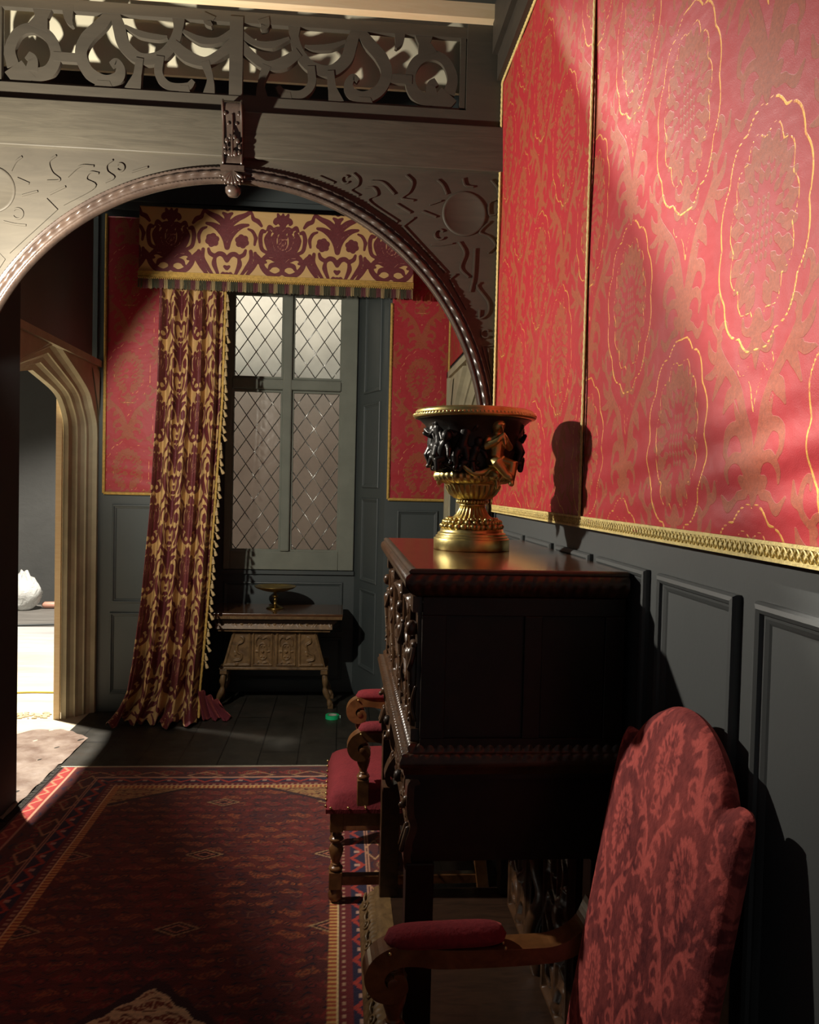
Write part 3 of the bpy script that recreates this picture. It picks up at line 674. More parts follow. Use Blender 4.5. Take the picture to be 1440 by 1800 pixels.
mb.box(XLs, XRs, .010, .036, F0-.01, F0+.012); mb.box(XLs, XRs, .008, .040, F0+.335, F0+.385)
mb.box(1.035, 1.06, .010, .036, F0, F0+.36); mb.box(-1.06, -1.035, .010, .036, F0, F0+.36)
mb.build('fretwork_frieze', ARCHD, scr)
MB().box(1.065, XRs, .0, .07, F0, 3.86).build('end_board', ARCHD, scr)
# console bracket on the keystone
br = MB(); side = bez([(.0, 3.13), (-.045, 3.135), (-.055, 3.16), (-.05, 3.20), (-.056, 3.25), (-.07, 3.31), (-.095, 3.36), (-.10, 3.385), (-.09, 3.40)], 5)
n = len(side); hwx = .047; vs = [(-hwx, y_, z_) for y_, z_ in side] + [(hwx, y_, z_) for y_, z_ in side]
br.add(vs, [(i, i+1, n+i+1, n+i) for i in range(n-1)], True)
bk = [(s_, .0, side[i][1]) for s_ in (-hwx, hwx) for i in range(n)]
for s_, o_ in ((-hwx, 0), (hwx, n)):
    b0 = [(s_, y_, z_) for y_, z_ in side] + [(s_, 0.0, z_) for y_, z_ in side]
    br.add(b0, [(i, n+i, n+i+1, i+1) if s_ < 0 else (i, i+1, n+i+1, n+i) for i in range(n-1)])
br.box(-hwx, hwx, -.09, .0, 3.398, 3.402)
for sx in (-1, 1): br.tube([(sx*(hwx-.006), y_-.004, z_) for y_, z_ in side], .006, 6)
cb = br.build('console_bracket', BEADW, scr)
lf = MB()
for sx in (-1, 1):
    lf.tube(bez([(0, -.062, 3.19), (sx*.02, -.066, 3.175), (sx*.034, -.064, 3.19), (sx*.036, -.068, 3.215), (sx*.022, -.078, 3.225)], 5), [.008, .010, .010, .009]*5 + [.006], 8) if False else None
    for (x, y_, z_, r) in ((.012, -.066, 3.18, .012), (.030, -.064, 3.185, .009), (.033, -.066, 3.21, .009), (.024, -.07, 3.235, .010), (.010, -.074, 3.25, .009), (.018, -.074, 3.31, .007), (.03, -.094, 3.345, .008)):
        lf.ball((sx*x, y_, z_), r, 10, (1, .7, 1.3))
lf.tube([(0, -.066, 3.17), (0, -.074, 3.24), (0, -.072, 3.30), (0, -.092, 3.34)], [.007, .006, .005, .005], 8)
lf.build('acanthus_leaf', BEADW, cb)
fan = MB().box(-.053, .053, -.065, 0, 3.108, 3.128)
for k in range(7):
    a = math.radians(-60+20*k); fan.tube([(0, -.045, 3.11), (.045*math.sin(a), -.048, 3.11-.055*math.cos(a))], [.004, .010], 8)
for k in range(9):
    a = math.radians(-72+18*k); fan.ball((.056*math.sin(a), -.045, 3.105-.065*math.cos(a)), .006, 8)
fan.lathe([(.001, 0), (.022, .004), (.034, .02), (.036, .04), (.02, .05)], (0, -.02, 3.0), 16)
fan.build('bead_fan', BEADW, cb)
bm_ = MB().box(-1.24, XRs-.004, -.055, -.002, 3.862, 3.93)
bm = bm_.build('pine_batten', PINE, loc=(-.52, YA0, 0)); tag(bm, 'raw pine batten lying along the top of the arch screen', 'beam')

# ------------------------------------------------------------------ pelmet and curtain
pel = thing('pelmet', 'gold and burgundy damask pelmet with fringe above the leaded window', 'pelmet', (-.465, 5.74, 3.08))
hw = .932; ph = .475
grid_cloth('pelmet_cloth', np.arange(-hw, hw+.004, .0075), np.arange(.0, ph, .0075), lambda U, V: (U, -.006+U*0, V), lambda U, V: curtain_weave(U-.03, V-.265), CURT, pel, .006)
MB().box(-hw, hw, 0, .02, 0, ph).box(-hw, -hw+.02, .02, .36, 0, ph).box(hw-.02, hw, .02, .36, 0, ph).box(-hw, hw, .02, .36, ph-.02, ph).build('pelmet_board', plain('burgundy_lining', lin(84, 34, 38), .8), pel)
b_ = MB().box(-hw-.004, hw+.004, -.018, -.006, -.006, .034)
for q in range(5): b_.tube([(-hw, -.019, -.002+q*.009), (hw, -.019, -.002+q*.009)], .0022, 5, cap=False)
k = int(2*hw/.013)
for i in range(k): b_.tube([(-hw+i*.013, -.020, .0), (-hw+i*.013+.008, -.024, -.016)], .0034, 5, cap=False)
b_.build('fringe_heading', DIMB, pel)
fm = MB(); i = 0; x = -hw
while x < hw:
    l = .062+.010*random.random(); fm.tube([(x, -.012, -.008), (x+random.uniform(-.002, .002), -.012+random.uniform(-.004, .004), -.008-l)], [.0028, .0034], 5); x += .0068
FRM = NT('fringe_threads'); cc = FRM.new('ShaderNodeTexCoord'); sp = FRM.new('ShaderNodeSeparateXYZ'); FRM.link(cc.outputs['Object'], sp.inputs[0])
s_ = FRM.math('FRACT', FRM.math('MULTIPLY', sp.outputs[0], 9.5)); FRM.setb(Base_Color=FRM.ramp(s_, [(.0, lin(60, 62, 44)), (.42, lin(70, 66, 46)), (.48, lin(96, 50, 54)), (.72, lin(96, 50, 54)), (.8, lin(150, 132, 92))]), Roughness=.75)
fm.build('fringe', FRM.m, pel)

cur = thing('curtain', 'long gold and burgundy damask curtain pooling on the floor beside the window', 'curtain', (-1.1, 5.92, 0))
zc = [3.10, 2.28, 1.5, .87, .45, .22, .10, .0]; xl = [-.19, -.20, -.235, -.285, -.335, -.375, -.42, -.46]; xr = [.25, .24, .20, .165, .135, .115, .12, .13]
def fold(s, z):                                     # pleats drift as the cloth is pulled to the left
    ph_ = .9*np.sin(z*1.1) + .35*z
    a_ = np.sin(2*PI*(s*4.6)+ph_); return np.sign(a_)*np.abs(a_)**.75*1.15 + .30*np.sin(2*PI*s*9.7+1.3+z*.8) + .10*np.sin(2*PI*s*17+z*2)
def PC(U, V):
    z = V; L_ = np.interp(-z, [-q for q in zc], xl); R_ = np.interp(-z, [-q for q in zc], xr)
    A = .042 + .02*np.clip((1.2-z), 0, 1.2); s = U/1.35
    f = fold(s, z); x = L_ + (R_-L_)*(s + .018*np.sin(2*PI*s*4.6+1.2+.35*z)) 
    y = -A*f*.9*(1-.15*z/3) - .03
    pool = np.clip((.20-z)/.20, 0, 1)**1.3
    y = y - pool*(.13+.05*np.sin(s*19+1)) ; x = x + pool*(.03*np.sin(s*27)-.02)
    zz = np.maximum(z*(1-.55*pool) + pool*(.022*np.sin(s*37+x*40)+.014*np.sin(s*71)+.018), .010)
    return x, y, zz
us = np.arange(0, 1.351, .0062); vz = np.concatenate([np.arange(0, .3, .01), np.arange(.3, 3.1, .011)])
grid_cloth('curtain_cloth', us, vz, PC, lambda U, V: curtain_weave(U*.92-.05, V/.80), CURT, cur, .004)
lin_m = velvet('maroon_lining', lin(70, 26, 34), lin(112, 46, 56))
lm = MB(); lm.grid(60, 24, lambda a, b: (.08+.27*a*(1-.35*b), .02-.05*math.sin(a*23+b*3)-.05*(1-b), max(.008, .23*b*(1-.5*a)+.02*math.sin(a*40+b*6)*(1-b))))
o = lm.build('curtain_lining', lin_m, cur); md = o.modifiers.new('t', 'SOLIDIFY'); md.thickness = .004
tb = MB(); pts = [PC(np.array(1.35), np.array(z)) for z in np.arange(.05, 3.08, .02)]; pts = [(float(a)+.012, float(b)-.004, float(c)) for a, b, c in pts]
tb.tube(pts, [.011 if i % 2 else .0085 for i in range(len(pts))], 6, squash=.6); tb.build('tassel_braid', DIMB, cur)
ts = MB(); ts.lathe([(.004, .0), (.006, -.004), (.0075, -.010), (.005, -.014), (.009, -.022), (.013, -.046), (.012, -.052), (.001, -.053)], (0,0,0), 10); ts.tube([(-.012, 0, .012), (0, 0, .0)], .002, 5)
t0 = ts.build('tassel', plain('tassel_thread', lin(206, 180, 128), .7, var=.35, vs=90), cur); first = True
for i in range(46):
    z = 3.02 - i*.058
    p = PC(np.array(1.35), np.array(z)); o = t0 if first else t0.copy()
    if not first: COL.objects.link(o); o.parent = cur
    first = False; o.location = (float(p[0])+.026+.006*(i % 2), float(p[1])-.008, z); o.rotation_euler = (0, random.uniform(-.5, .1), 0)

# ------------------------------------------------------------------ rug
def rug_tiles():
    R = random.Random(3); red = []; tan = []; blue = []; big = []
    for (x, y) in ((0, 0), (.12, .12)):              # herati tile .24
        for k in range(6):
            a = k*PI/3; red.append(petal(x+.012*math.cos(a), y+.012*math.sin(a), a, .014, .008))
        tan.append((arc(x, y, .036, 0, 360, 8), .0022)) if x == 0 else tan.append(([(x-.045, y), (x, y+.03), (x+.045, y), (x, y-.03), (x-.045, y)], .0022))
        for s_ in (1, -1):
            red.append((bez([(x+s_*.03, y-.03), (x+s_*.055, y), (x+s_*.03, y+.035)], 5), [.003, .010, .003])); blue.append((bez([(x-.03, y+s_*.05), (x, y+s_*.062), (x+.03, y+s_*.05)], 5), [.003, .008, .003]))
    for (x, y) in ((.0, .12), (.12, 0)):
        red.append(([(x, y)], [.017])); blue.append((arc(x, y, .024, 0, 360, 8), .003)); tan.append(([(x, y)], [.005]))
        for s_ in (1, -1): red.append(([(x+s_*.04, y+.01*s_), (x+s_*.052, y-.01*s_)], .006))
    return [sdf_strokes(q, -.06, .30, -.06, .30, .003, False) for q in (red, tan, blue)]
TR, TT, TB_ = rug_tiles()
def tile(T, u, v, p=.24):
    u = u % p; v = v % p; o = np.full(u.shape, .05)
    for i in (-1, 0, 1):
        for j in (-1, 0, 1): o = np.minimum(o, sample(T, u-i*p, v-j*p))
    return o
RX0, RX1, RY0, RY1 = -1.60, .43, .55, 4.90; FX0, FX1, FY1 = -1.175, -.012, 4.55
def rug_color(X, Y):
    C = np.zeros(X.shape+(3,)); c = lambda r, g, b: np.array(lin(r, g, b)[:3])
    hsh = np.sin(np.floor(X/.12)*12.9+np.floor(Y/.12)*78.2)*43758.5; hsh = hsh-np.floor(hsh)
    jx = (X + .010*np.sin(Y*41)+.006*np.sin(Y*97+X*30))*1.5; jy = (Y + .010*np.sin(X*37)+.005*np.sin(X*110))*1.5
    def paint(mask, col): 
        m = np.clip(mask, 0, 1)[..., None]; C[:] = C*(1-m) + col*m
    aa = lambda f: .5 - f/.004
    infield = (X > FX0) & (X < FX1) & (Y < FY1)
    # main field: madder with navy, rust and ivory sprigs
    C[:] = c(112, 42, 36)
    paint((np.sin(X*9+1)*np.sin(Y*7) > .2)*.35, c(60, 32, 38))
    paint(aa(tile(TB_, jx, jy)), c(30, 26, 42)); 
    fr_ = tile(TR, jx, jy); paint(aa(fr_), c(150, 50, 44)); paint(aa(fr_)*(hsh > .62), c(176, 92, 52)); paint(aa(fr_)*(hsh < .2), c(80, 36, 48))
    paint(aa(fr_+.006)*(hsh > .4), c(60, 22, 30)); paint(aa(tile(TT, jx, jy))*.7, c(160, 112, 80))
    # spaced lozenges
    for (a, b, p, q) in ((.29, .31, .58, .62),):
        u = np.abs((X+.583+a) % p - a); v = np.abs((Y+b) % q - b); d = u/.085+v/.05
        paint(((d < 1) & infield)*1., c(70, 28, 34)); paint((np.abs(d-.95) < .09)*infield*1., c(190, 150, 104)); paint((np.abs(d-.5) < .1)*infield*1., c(196, 120, 90))
    # cream medallion, centre -.583, with serrated edge
    def hexd(cx, cy, w, h): return np.maximum(np.abs(X-cx)/w, np.abs(X-cx)/(w*1.9) + np.abs(Y-cy)/h)
    m = hexd(-.583, 1.72, .52, 1.03); ser = .018*np.abs(((X*14) % 1)-.5)*2
    paint(((m+ser < 1.05) & infield)*1., c(58, 26, 34)); paint((m+ser < 1.0)*1., c(236, 206, 160))
    mm = (m+ser < .985); q1 = tile(TR, jx*1.15+.03, jy*1.15); q2 = tile(TB_, jx*1.15+.03, jy*1.15)
    paint(aa(q1-.004)*mm, c(140, 58, 42)); paint(aa(q2-.002)*mm, c(120, 62, 40)); paint(aa(q1+.006)*mm, c(196, 150, 110))
    m2 = hexd(-.583, 1.72, .34, .62); paint((m2 < 1)*1., c(110, 36, 34)); paint(aa(q1)*(m2 < .97), c(50, 26, 44))
    # tan corner pieces at the far end of the field
    t_ = np.abs(X+.583)*.62 + (Y-FY1+.0)*1.0
    cor = infield & (t_ > .13) & (Y > FY1-.42)
    paint(cor*1., c(188, 142, 88)); paint(aa(q1)*cor, c(126, 52, 40)); paint(aa(q2)*cor, c(70, 40, 40)); paint((np.abs(t_-.13) < .014)*(infield & (Y > FY1-.42))*1., c(64, 30, 34))
    # borders
    dx = np.minimum(X-FX0, FX1-X); d = np.minimum(dx, FY1-Y)      # <0 outside the field
    b = -d; run = np.where((FY1-Y) < dx, X, Y); out = d < 0
    paint(out*1., c(104, 38, 34)); u = run % .30; vv = b-.20
    paint(((b > .085) & (b < .32))*1., c(92, 36, 34))
    bt = tile(TR, run*1.0, b); paint(aa(bt)*(b > .1)*(b < .33), c(170, 56, 44)); paint(aa(bt+.006)*(b > .1)*(b < .33), c(40, 28, 50))
    paint(aa(tile(TB_, run, b))*(b > .1)*(b < .33), c(36, 28, 52)); paint(aa(tile(TT, run, b))*(b > .1)*(b < .33), c(182, 140, 96))
    loz = np.abs(u-.15)/.10+np.abs(vv)/.055; paint((np.abs(loz-.95) < .10)*out*1., c(196, 148, 104))
    ser2 = ((run*42) % 1)
    paint(((b > 0) & (b < .040))*1., c(206, 158, 92)); paint(((b > 0) & (b < .034) & (ser2 > .5))*1., c(164, 74, 44)); paint((np.abs(b-.036) < .004)*1., c(222, 190, 140))
    paint(((b > .042) & (b < .085))*1., c(120, 36, 40)); paint(((b > .048) & (b < .062) & (((run*30) % 1) > .55))*1., c(196, 150, 120)); 
    paint(((b > .085) & (b < .155))*1., c(44, 36, 66)); zz = np.abs(((run*7.5) % 1)-.5)*.10+.095; paint((np.abs(b-zz) < .011)*((b > .085) & (b < .155)), c(186, 62, 50)); paint(((np.abs(((run*7.5+.5) % 1)-.5) < .09) & (np.abs(b-.118) < .012))*1., c(206, 160, 140))
    for e in (.160, .172, .335): paint((np.abs(b-e) < .004)*1., c(206, 150, 120))
    paint(((b > .34) & (b < .43))*1., c(150, 44, 40)); zz = np.abs(((run*9) % 1)-.5)*.09+.36; paint((np.abs(b-zz) < .008)*(b > .34)*1., c(206, 120, 90))
    paint((b > .405)*1., c(60, 30, 30))
    C *= np.where((b > 0) & (b < .040), 1.35, 1.0)[..., None]; nz = .88 + .24*((np.sin(X*913.7+Y*517.3)*43758.5) % 1); C *= nz[..., None]; C *= (.92+.16*(np.sin(Y*260+np.sin(X*30))))[..., None]*.5+.5
    return C
nx = 330; ys = [RY0]
while ys[-1] < RY1: ys.append(ys[-1] + (.0085 if ys[-1] < 2.3 else .0060))
ys[-1] = RY1; ys = np.array(ys); xs = np.linspace(RX0, RX1, nx); X, Y = np.meshgrid(xs, ys)
Z = .010 + .0015*np.sin(X*5+Y*3)+.0012*np.sin(Y*9); edge = np.minimum.reduce([X-RX0, RX1-X, RY1-Y, Y-RY0]); Z = np.where(edge < .008, .001, Z)
co = np.stack([X, Y, Z], -1).reshape(-1, 3).astype(np.float32); idx = np.arange(nx*len(ys)).reshape(len(ys), nx)
q = np.stack([idx[:-1,:-1], idx[:-1,1:], idx[1:,1:], idx[1:,:-1]], -1).reshape(-1, 4)
me = bpy.data.meshes.new('rug'); me.vertices.add(len(co)); me.vertices.foreach_set('co', co.ravel()); me.loops.add(q.size); me.polygons.add(len(q))
me.loops.foreach_set('vertex_index', q.ravel().astype(np.int32)); me.polygons.foreach_set('loop_start', np.arange(0, q.size, 4, dtype=np.int32)); me.polygons.foreach_set('use_smooth', np.ones(len(q), bool)); me.update(calc_edges=True)
a = me.attributes.new('pile', 'FLOAT_COLOR', 'POINT'); C = rug_color(X, Y); a.data.foreach_set('color', np.concatenate([C, np.ones(C.shape[:2]+(1,))], -1).reshape(-1).astype(np.float32))
t = NT('rug_pile'); at = t.attr('pile'); t.setb(Base_Color=at.outputs['Color'], Roughness=.9, Specular_IOR_Level=.2, Sheen_Weight=.25, Sheen_Roughness=.5); t.bump(t.noise(260, 3), .6, .004)
me.materials.append(t.m)
rug = thing('rug', 'long red persian rug with cream medallion and serrated borders', 'rug', (0, 0, 0))
o = bpy.data.objects.new('rug_pile', me); COL.objects.link(o); o.parent = rug
fg = MB(); x = RX0
while x < RX1:
    x2 = x + random.uniform(-.006, .006); l = random.uniform(.012, .028)
    fg.tube([(x, RY1-.002, .006), (x2, RY1+l, .004)], [.0022, .0016], 4, cap=False); x += .0055
fg.box(RX0, RX1, RY1-.006, RY1+.006, .001, .011); fg.build('fringe', plain('fringe_cotton', lin(196, 188, 164), .9), rug)
fg = MB(); y = 3.9
while y < RY1:
    fg.tube([(RX0+.004, y, .007), (RX0-.02-random.random()*.012, y+random.uniform(-.01, .01), .004)], .003, 4); y += .013
fg.build('ragged_edge', plain('dark_wool', lin(70, 66, 60), .9), rug)

# ------------------------------------------------------------------ turned profiles
def turned(mb, x, y, z0, z1, r, kind=0, tilt=(0, 0)):
    prof = {0: [(.55,0),(.9,.03),(1.,.07),(.8,.12),(.5,.14),(.7,.17),(.5,.20),(.62,.26),(.9,.42),(1.0,.52),(.86,.62),(.52,.70),(.8,.735),(1.05,.79),(.8,.845),(.5,.87),(.75,.90),(.5,.93),(.6,1.)]}[0]
    n = 20; vs = []; fs = []
    P = [(a*r, z0+(z1-z0)*b) for a, b in prof]
    b = len(mb.v); mb.lathe(P, (0,0,0), n)
    for i in range(b, len(mb.v)):
        px, py, pz = mb.v[i]; k = (pz-z0)/(z1-z0); mb.v[i] = (px+x+tilt[0]*(1-k), py+y+tilt[1]*(1-k), pz)
    return mb

# ------------------------------------------------------------------ armchair
def make_chair(label, loc, group):
    ch = thing('armchair', label, 'armchair', loc, 0, group)
    # local: -x is the front of the seat, +x the back, y the width
    sides = (-.262, .262)
    for sy in sides:
        m = MB(); x = -.315
        m.box(x-.027, x+.027, sy-.027, sy+.027, .29, .375); turned(m, x, sy, .125, .29, .030); m.box(x-.027, x+.027, sy-.027, sy+.027, .055, .125); m.lathe([(.018, 0), (.028, .012), (.03, .03), (.02, .055)], (x, sy, 0), 16)
        m.build('leg', CHW, ch, bevel=.003)
        m = MB(); m.hexa([(.27, sy-.025, 0), (.32, sy-.025, 0), (.32, sy+.025, 0), (.27, sy+.025, 0)], [(.21, sy-.025, .45), (.26, sy-.025, .45), (.26, sy+.025, .45), (.21, sy+.025, .45)])
        q_ = .80*sy
        m.hexa([(.21, sy-.025, .45), (.26, sy-.025, .45), (.26, sy+.025, .45), (.21, sy+.025, .45)], [(.265, q_-.02, .92), (.285, q_-.02, .92), (.285, q_+.02, .92), (.265, q_+.02, .92)])
        m.build('leg', CHW, ch, bevel=.003)
        MB().box(-.30, .27, sy-.018, sy+.018, .068, .108).build('stretcher', CHW, ch, bevel=.004)
        MB().box(-.29, .23, sy-.020, sy+.020, .312, .372).build('seat_rail', CHW, ch, bevel=.003)
    MB().box(-.335, -.30, -.24, .24, .312, .372).build('seat_rail', CHW, ch, bevel=.003)
    MB().box(-.02, .02, -.25, .25, .07, .105).build('stretcher', CHW, ch, bevel=.004)
    # seat cushion: domed box
    m = MB(); n1, n2 = 36, 36
    def se(a, b):
        u = a*2-1; v = b*2-1; e = 1-abs(u)**6; f = 1-abs(v)**6; z = .375+.095*(max(0, e)*max(0, f))**.28 + .035*(1-u*u)*(1-v*v)
        return (-.035+.325*u*(1+.0*v), .292*v, z)
    m.grid(n1, n2, se); m.box(-.36, .28, -.292, .292, .368, .385)
    m.build('seat_cushion', VELV, ch)
    def nails(pts, parent, r):
        n0 = MB().ball((0, 0, 0), r, 8).build('nailhead', BRASS, parent)
        for k, p in enumerate(pts):
            o = n0 if k == 0 else n0.copy()
            if k: COL.objects.link(o); o.parent = parent
            o.location = p
    seat = [c for c in ch.children if c.name.startswith('seat_cushion')][0]
    nails([(-.34+i*.07, sy*.294, .392) for i in range(9) for sy in (-1, 1)] + [(-.361, -.27+i*.0675, .392) for i in range(9)], seat, .0055)
    # back: upholstered slab with shaped crest, leaning
    m = MB(); n1, n2 = 121, 150
    def top(v):
        av = abs(v)
        if av > .80: return 1.170 - .006*((av-.9)/.1)**2
        k = min(1, av/.74); return 1.158 + .112*(1-k*k)**.75
    def lean(z): return .148 + (z-.46)*.17
    for side_, off in ((0, 0.0), (1, .062)):
        def bk(a, b, side_=side_, off=off):
            v = a*2-1; z = .46 + (top(v)-.46)*b; w = .25
            rim = (max(0, 1-abs(v)**10)*max(0, 1-(2*b-1)**12))**.5
            x = lean(z) + (.034 if side_ == 0 else .034) + (-.030*rim - .012*(1-v*v)*(1-(2*b-1)**2) if side_ == 0 else .030*rim)
            return (x, w*v*(1+.02*(b)), z)
        m.grid(n1, n2, bk)
    bo = m.build('backrest', VELVC, ch)
    me = bo.data; n = len(me.vertices); cc = np.empty(n*3, np.float32); me.vertices.foreach_get('co', cc); cc = cc.reshape(-1, 3)
    f = lattice(T_M, cc[:,1]*2.5+.02, cc[:,2]*2.1+.33, .33, .35)
    at = me.attributes.new('field', 'FLOAT', 'POINT'); at.data.foreach_set('value', enc(f, .03).astype(np.float32))
    # arms
    for sy in sides:
        P = bez([(.245, .760), (.215, .705), (.16, .672), (.08, .665), (-.10, .668), (-.16, .678), (-.205, .680), (-.242, .664), (-.258, .634), (-.246, .604), (-.218, .594), (-.198, .608), (-.202, .630), (-.216, .632)], 5)
        hws = list(np.interp(np.linspace(0, 1, len(P)), [0, .1, .2, .45, .62, .75, .88, 1], [.020, .020, .018, .024, .022, .017, .012, .007]))
        m = MB(); m.ribbon(P, hws, sy-.030, sy+.030)
        m.lathe([(.012, -.033), (.012, .033)], (0,0,0), 14, M=Matrix.Translation((-.218, sy, .622)) @ Matrix.Rotation(PI/2, 4, 'X'))
        arm = m.build('arm', CHW, ch, bevel=.005)
        pd = MB()
        def pf(a, b, sy=sy):
            u = a*2-1; an = 2*PI*b; e = max(0, 1-abs(u)**5)**.42; return (-.100+.137*u, sy+.038*e*math.cos(an)*(1), .704+.030*e*math.sin(an)*(1 if math.sin(an) > 0 else .6))
        pd.grid(24, 24, pf); pd.build('arm_pad', VELV, arm)
        nails([(px, sy-.034+.022*q, .690) for px in (-.226, .026) for q in range(4)], arm, .0042)
        m = MB(); turned(m, -.212, sy, .50, .655, .028); m.box(-.236, -.188, sy-.025, sy+.025, .36, .50); m.build('arm_support', CHW, ch, bevel=.003)
    return ch
chairA = make_chair('crimson velvet armchair beyond the cupboard, seat edge and scrolled arms showing', (.325, 3.550, .012), 'crimson velvet armchairs along the right wall')
chairB = copy_tree(chairA); chairB.location = (.362, 1.495, .012); chairB.rotation_euler = (0, 0, .05)
chairB['label'] = 'crimson velvet armchair in the foreground, tall shaped back against the panelled wall'

# ------------------------------------------------------------------ carved cupboard
cab = thing('carved_cupboard', 'tall carved dark wood cupboard on open stand against the right wall', 'cupboard', (.16, 1.96, 0))
CX, CY = .16, 1.96; LN = 1.21; DP = WXR-.020-.16     # local x 0..DP (to the wall), y 0..LN
zb = .0136
# polished top with gadrooned edge
MB().box(.022, DP, .022, LN-.022, 1.478, 1.5).add([], []).build('top_board', TOPW, cab, bevel=.004)
def run_edge(prof, per, amp, amp_ix, nseg, mat, name, y0=0, y1=LN, x0=0, x1=DP, M=None):
    """moulding running round near side, front and far side; prof (outset, z), outset measured inwards"""
    pts = [(x1, y0), (x0, y0), (x0, y1), (x1, y1)]; mb = MB(); n = len(prof)
    ins = [(0, 1), (1, 1), (1, -1), (0, -1)]; corner_n = [(0, 1), (1, 1), (1, -1), (0, -1)]
    for sgi in range(3):
        a, b = pts[sgi], pts[sgi+1]; na, nb = corner_n[sgi], corner_n[sgi+1]; L_ = math.hypot(b[0]-a[0], b[1]-a[1]); K = max(2, int(L_/per*6)); vs = []
        for i in range(K+1):
            tt = i/K
            for j, (o, z) in enumerate(prof):
                g = amp*abs(math.sin(PI*tt*L_/per + (z*40 if amp_ix == 'rope' else 0))) if (amp_ix == 'rope' and 1 <= j < n-1) or (amp_ix != 'rope' and j in amp_ix) else 0
                pa = (a[0]+na[0]*(o-g), a[1]+na[1]*(o-g)); pb = (b[0]+nb[0]*(o-g), b[1]+nb[1]*(o-g)); vs.append((pa[0]+(pb[0]-pa[0])*tt, pa[1]+(pb[1]-pa[1])*tt, z))
        mb.add(vs, [(i*n+j, i*n+j+1, (i+1)*n+j+1, (i+1)*n+j) for i in range(K) for j in range(n-1)], True)
    return mb.build(name, mat, cab)
run_edge([(.03, 1.500), (.014, 1.4995), (.008, 1.494), (.010, 1.489)], 1, 0, (), 1, OAK, 'top_edge')
run_edge([(.012, 1.489), (.005, 1.482), (.002, 1.470), (.006, 1.455), (.018, 1.440), (.034, 1.430), (.05, 1.428)], .030, .005, 'rope', 1, OAK, 'gadrooned_moulding')
# upper case
MB().box(.045, DP, .035, LN-.035, 1.03, 1.44).build('upper_case', OAKD, cab)
for (yy, s_) in ((.035, -1),):                        # framed end panels
    m = MB(); 
    for (a, b, c, d) in ((.045, DP, 1.385, 1.43), (.045, DP, 1.03, 1.08), (.045, .105, 1.08, 1.385), (.30, .345, 1.08, 1.385), (DP-.05, DP, 1.08, 1.385)): m.box(a, b, yy-.010, yy+.001, c, d)
    m.build('side_frame', OAKD, cab, bevel=.002)
# field for carving: scroll and leaf strokes
CS = [(bez([(0, -.12), (.02, -.09), (.045, -.085), (.05, -.11), (.035, -.12)], 6), [.007, .007, .006, .004]), (bez([(0, -.06), (.03, -.04), (.055, -.02), (.05, .01), (.03, .005)], 6), [.008, .008, .007, .004]),
      (bez([(0, .02), (.025, .04), (.03, .075), (.01, .09)], 6), [.008, .008, .006, .003]), ([(0, -.14), (0, .13)], [.006, .004]), ([(0, .0)], [.020]), ([(.0, .13)], [.012]), ([(0, -.13)], [.013]), (bez([(.0, .10), (.035, .12), (.055, .105)], 5), [.006, .007, .003]),
      (bez([(.03, -.06), (.06, -.06), (.065, -.035)], 5), [.006, .006, .003]), (bez([(.02, .05), (.05, .06), (.06, .04)], 5), [.005, .006, .003])]
T_C = sdf_strokes(CS, -.08, .08, -.16, .16, .002)
def panel_field(w, h, border=.012, T=T_C, sx=1., sz=1.):
    def f(X, Z):
        a = sample(T, X*sx, Z*sz)
        e = np.minimum(w/2-np.abs(X), h/2-np.abs(Z)); b = np.abs(e-border)-border*.5
        return np.minimum(a, b)
    return f
MFR = lambda y, z, x=.045: Matrix.Translation((x, y, z)) @ Matrix.Rotation(-PI/2, 4, 'Z')   # carved face towards -X
for k in range(3):
    yc = .035+.09+.165+k*.35; 
    if k == 1: continue
    relief('door_panel', OAK, .25, .33, panel_field(.25, .33, .016, sx=.6, sz=.85), .022, cab, MFR(yc+.01, 1.235), d=.004)
relief('centre_panel', OAK, .30, .33, panel_field(.30, .33, .02, sx=.5, sz=.85), .026, cab, MFR(.605, 1.235), d=.004)
for yc in (.075, .43, .78, 1.135):                   # herm pilasters with figures
    m = MB(); m.box(.024, .05, yc-.032, yc+.032, 1.062, 1.10); m.box(.022, .05, yc-.034, yc+.034, 1.39, 1.43); m.box(.036, .05, yc-.026, yc+.026, 1.10, 1.39)
    m.tube([(.034, yc, 1.10), (.031, yc, 1.20), (.029, yc, 1.28)], [.011, .015, .020], 10); m.ball((.024, yc, 1.345), .017, 12, (1, .9, 1.2)); m.tube([(.03, yc-.018, 1.305), (.03, yc+.018, 1.305)], .010, 8)
    for sy in (-1, 1): m.tube(bez([(.03, yc+sy*.020, 1.305), (.022, yc+sy*.026, 1.265), (.018, yc+sy*.008, 1.245)], 4), .0065, 8); m.tube(bez([(.034, yc+sy*.024, 1.12), (.026, yc+sy*.020, 1.16), (.034, yc+sy*.024, 1.20)], 4), .005, 6)
    for q in range(7): m.ball((.024, yc+.007*(-1)**q, 1.112+q*.018), .0065, 8)
    m.build('pilaster', OAK, cab)
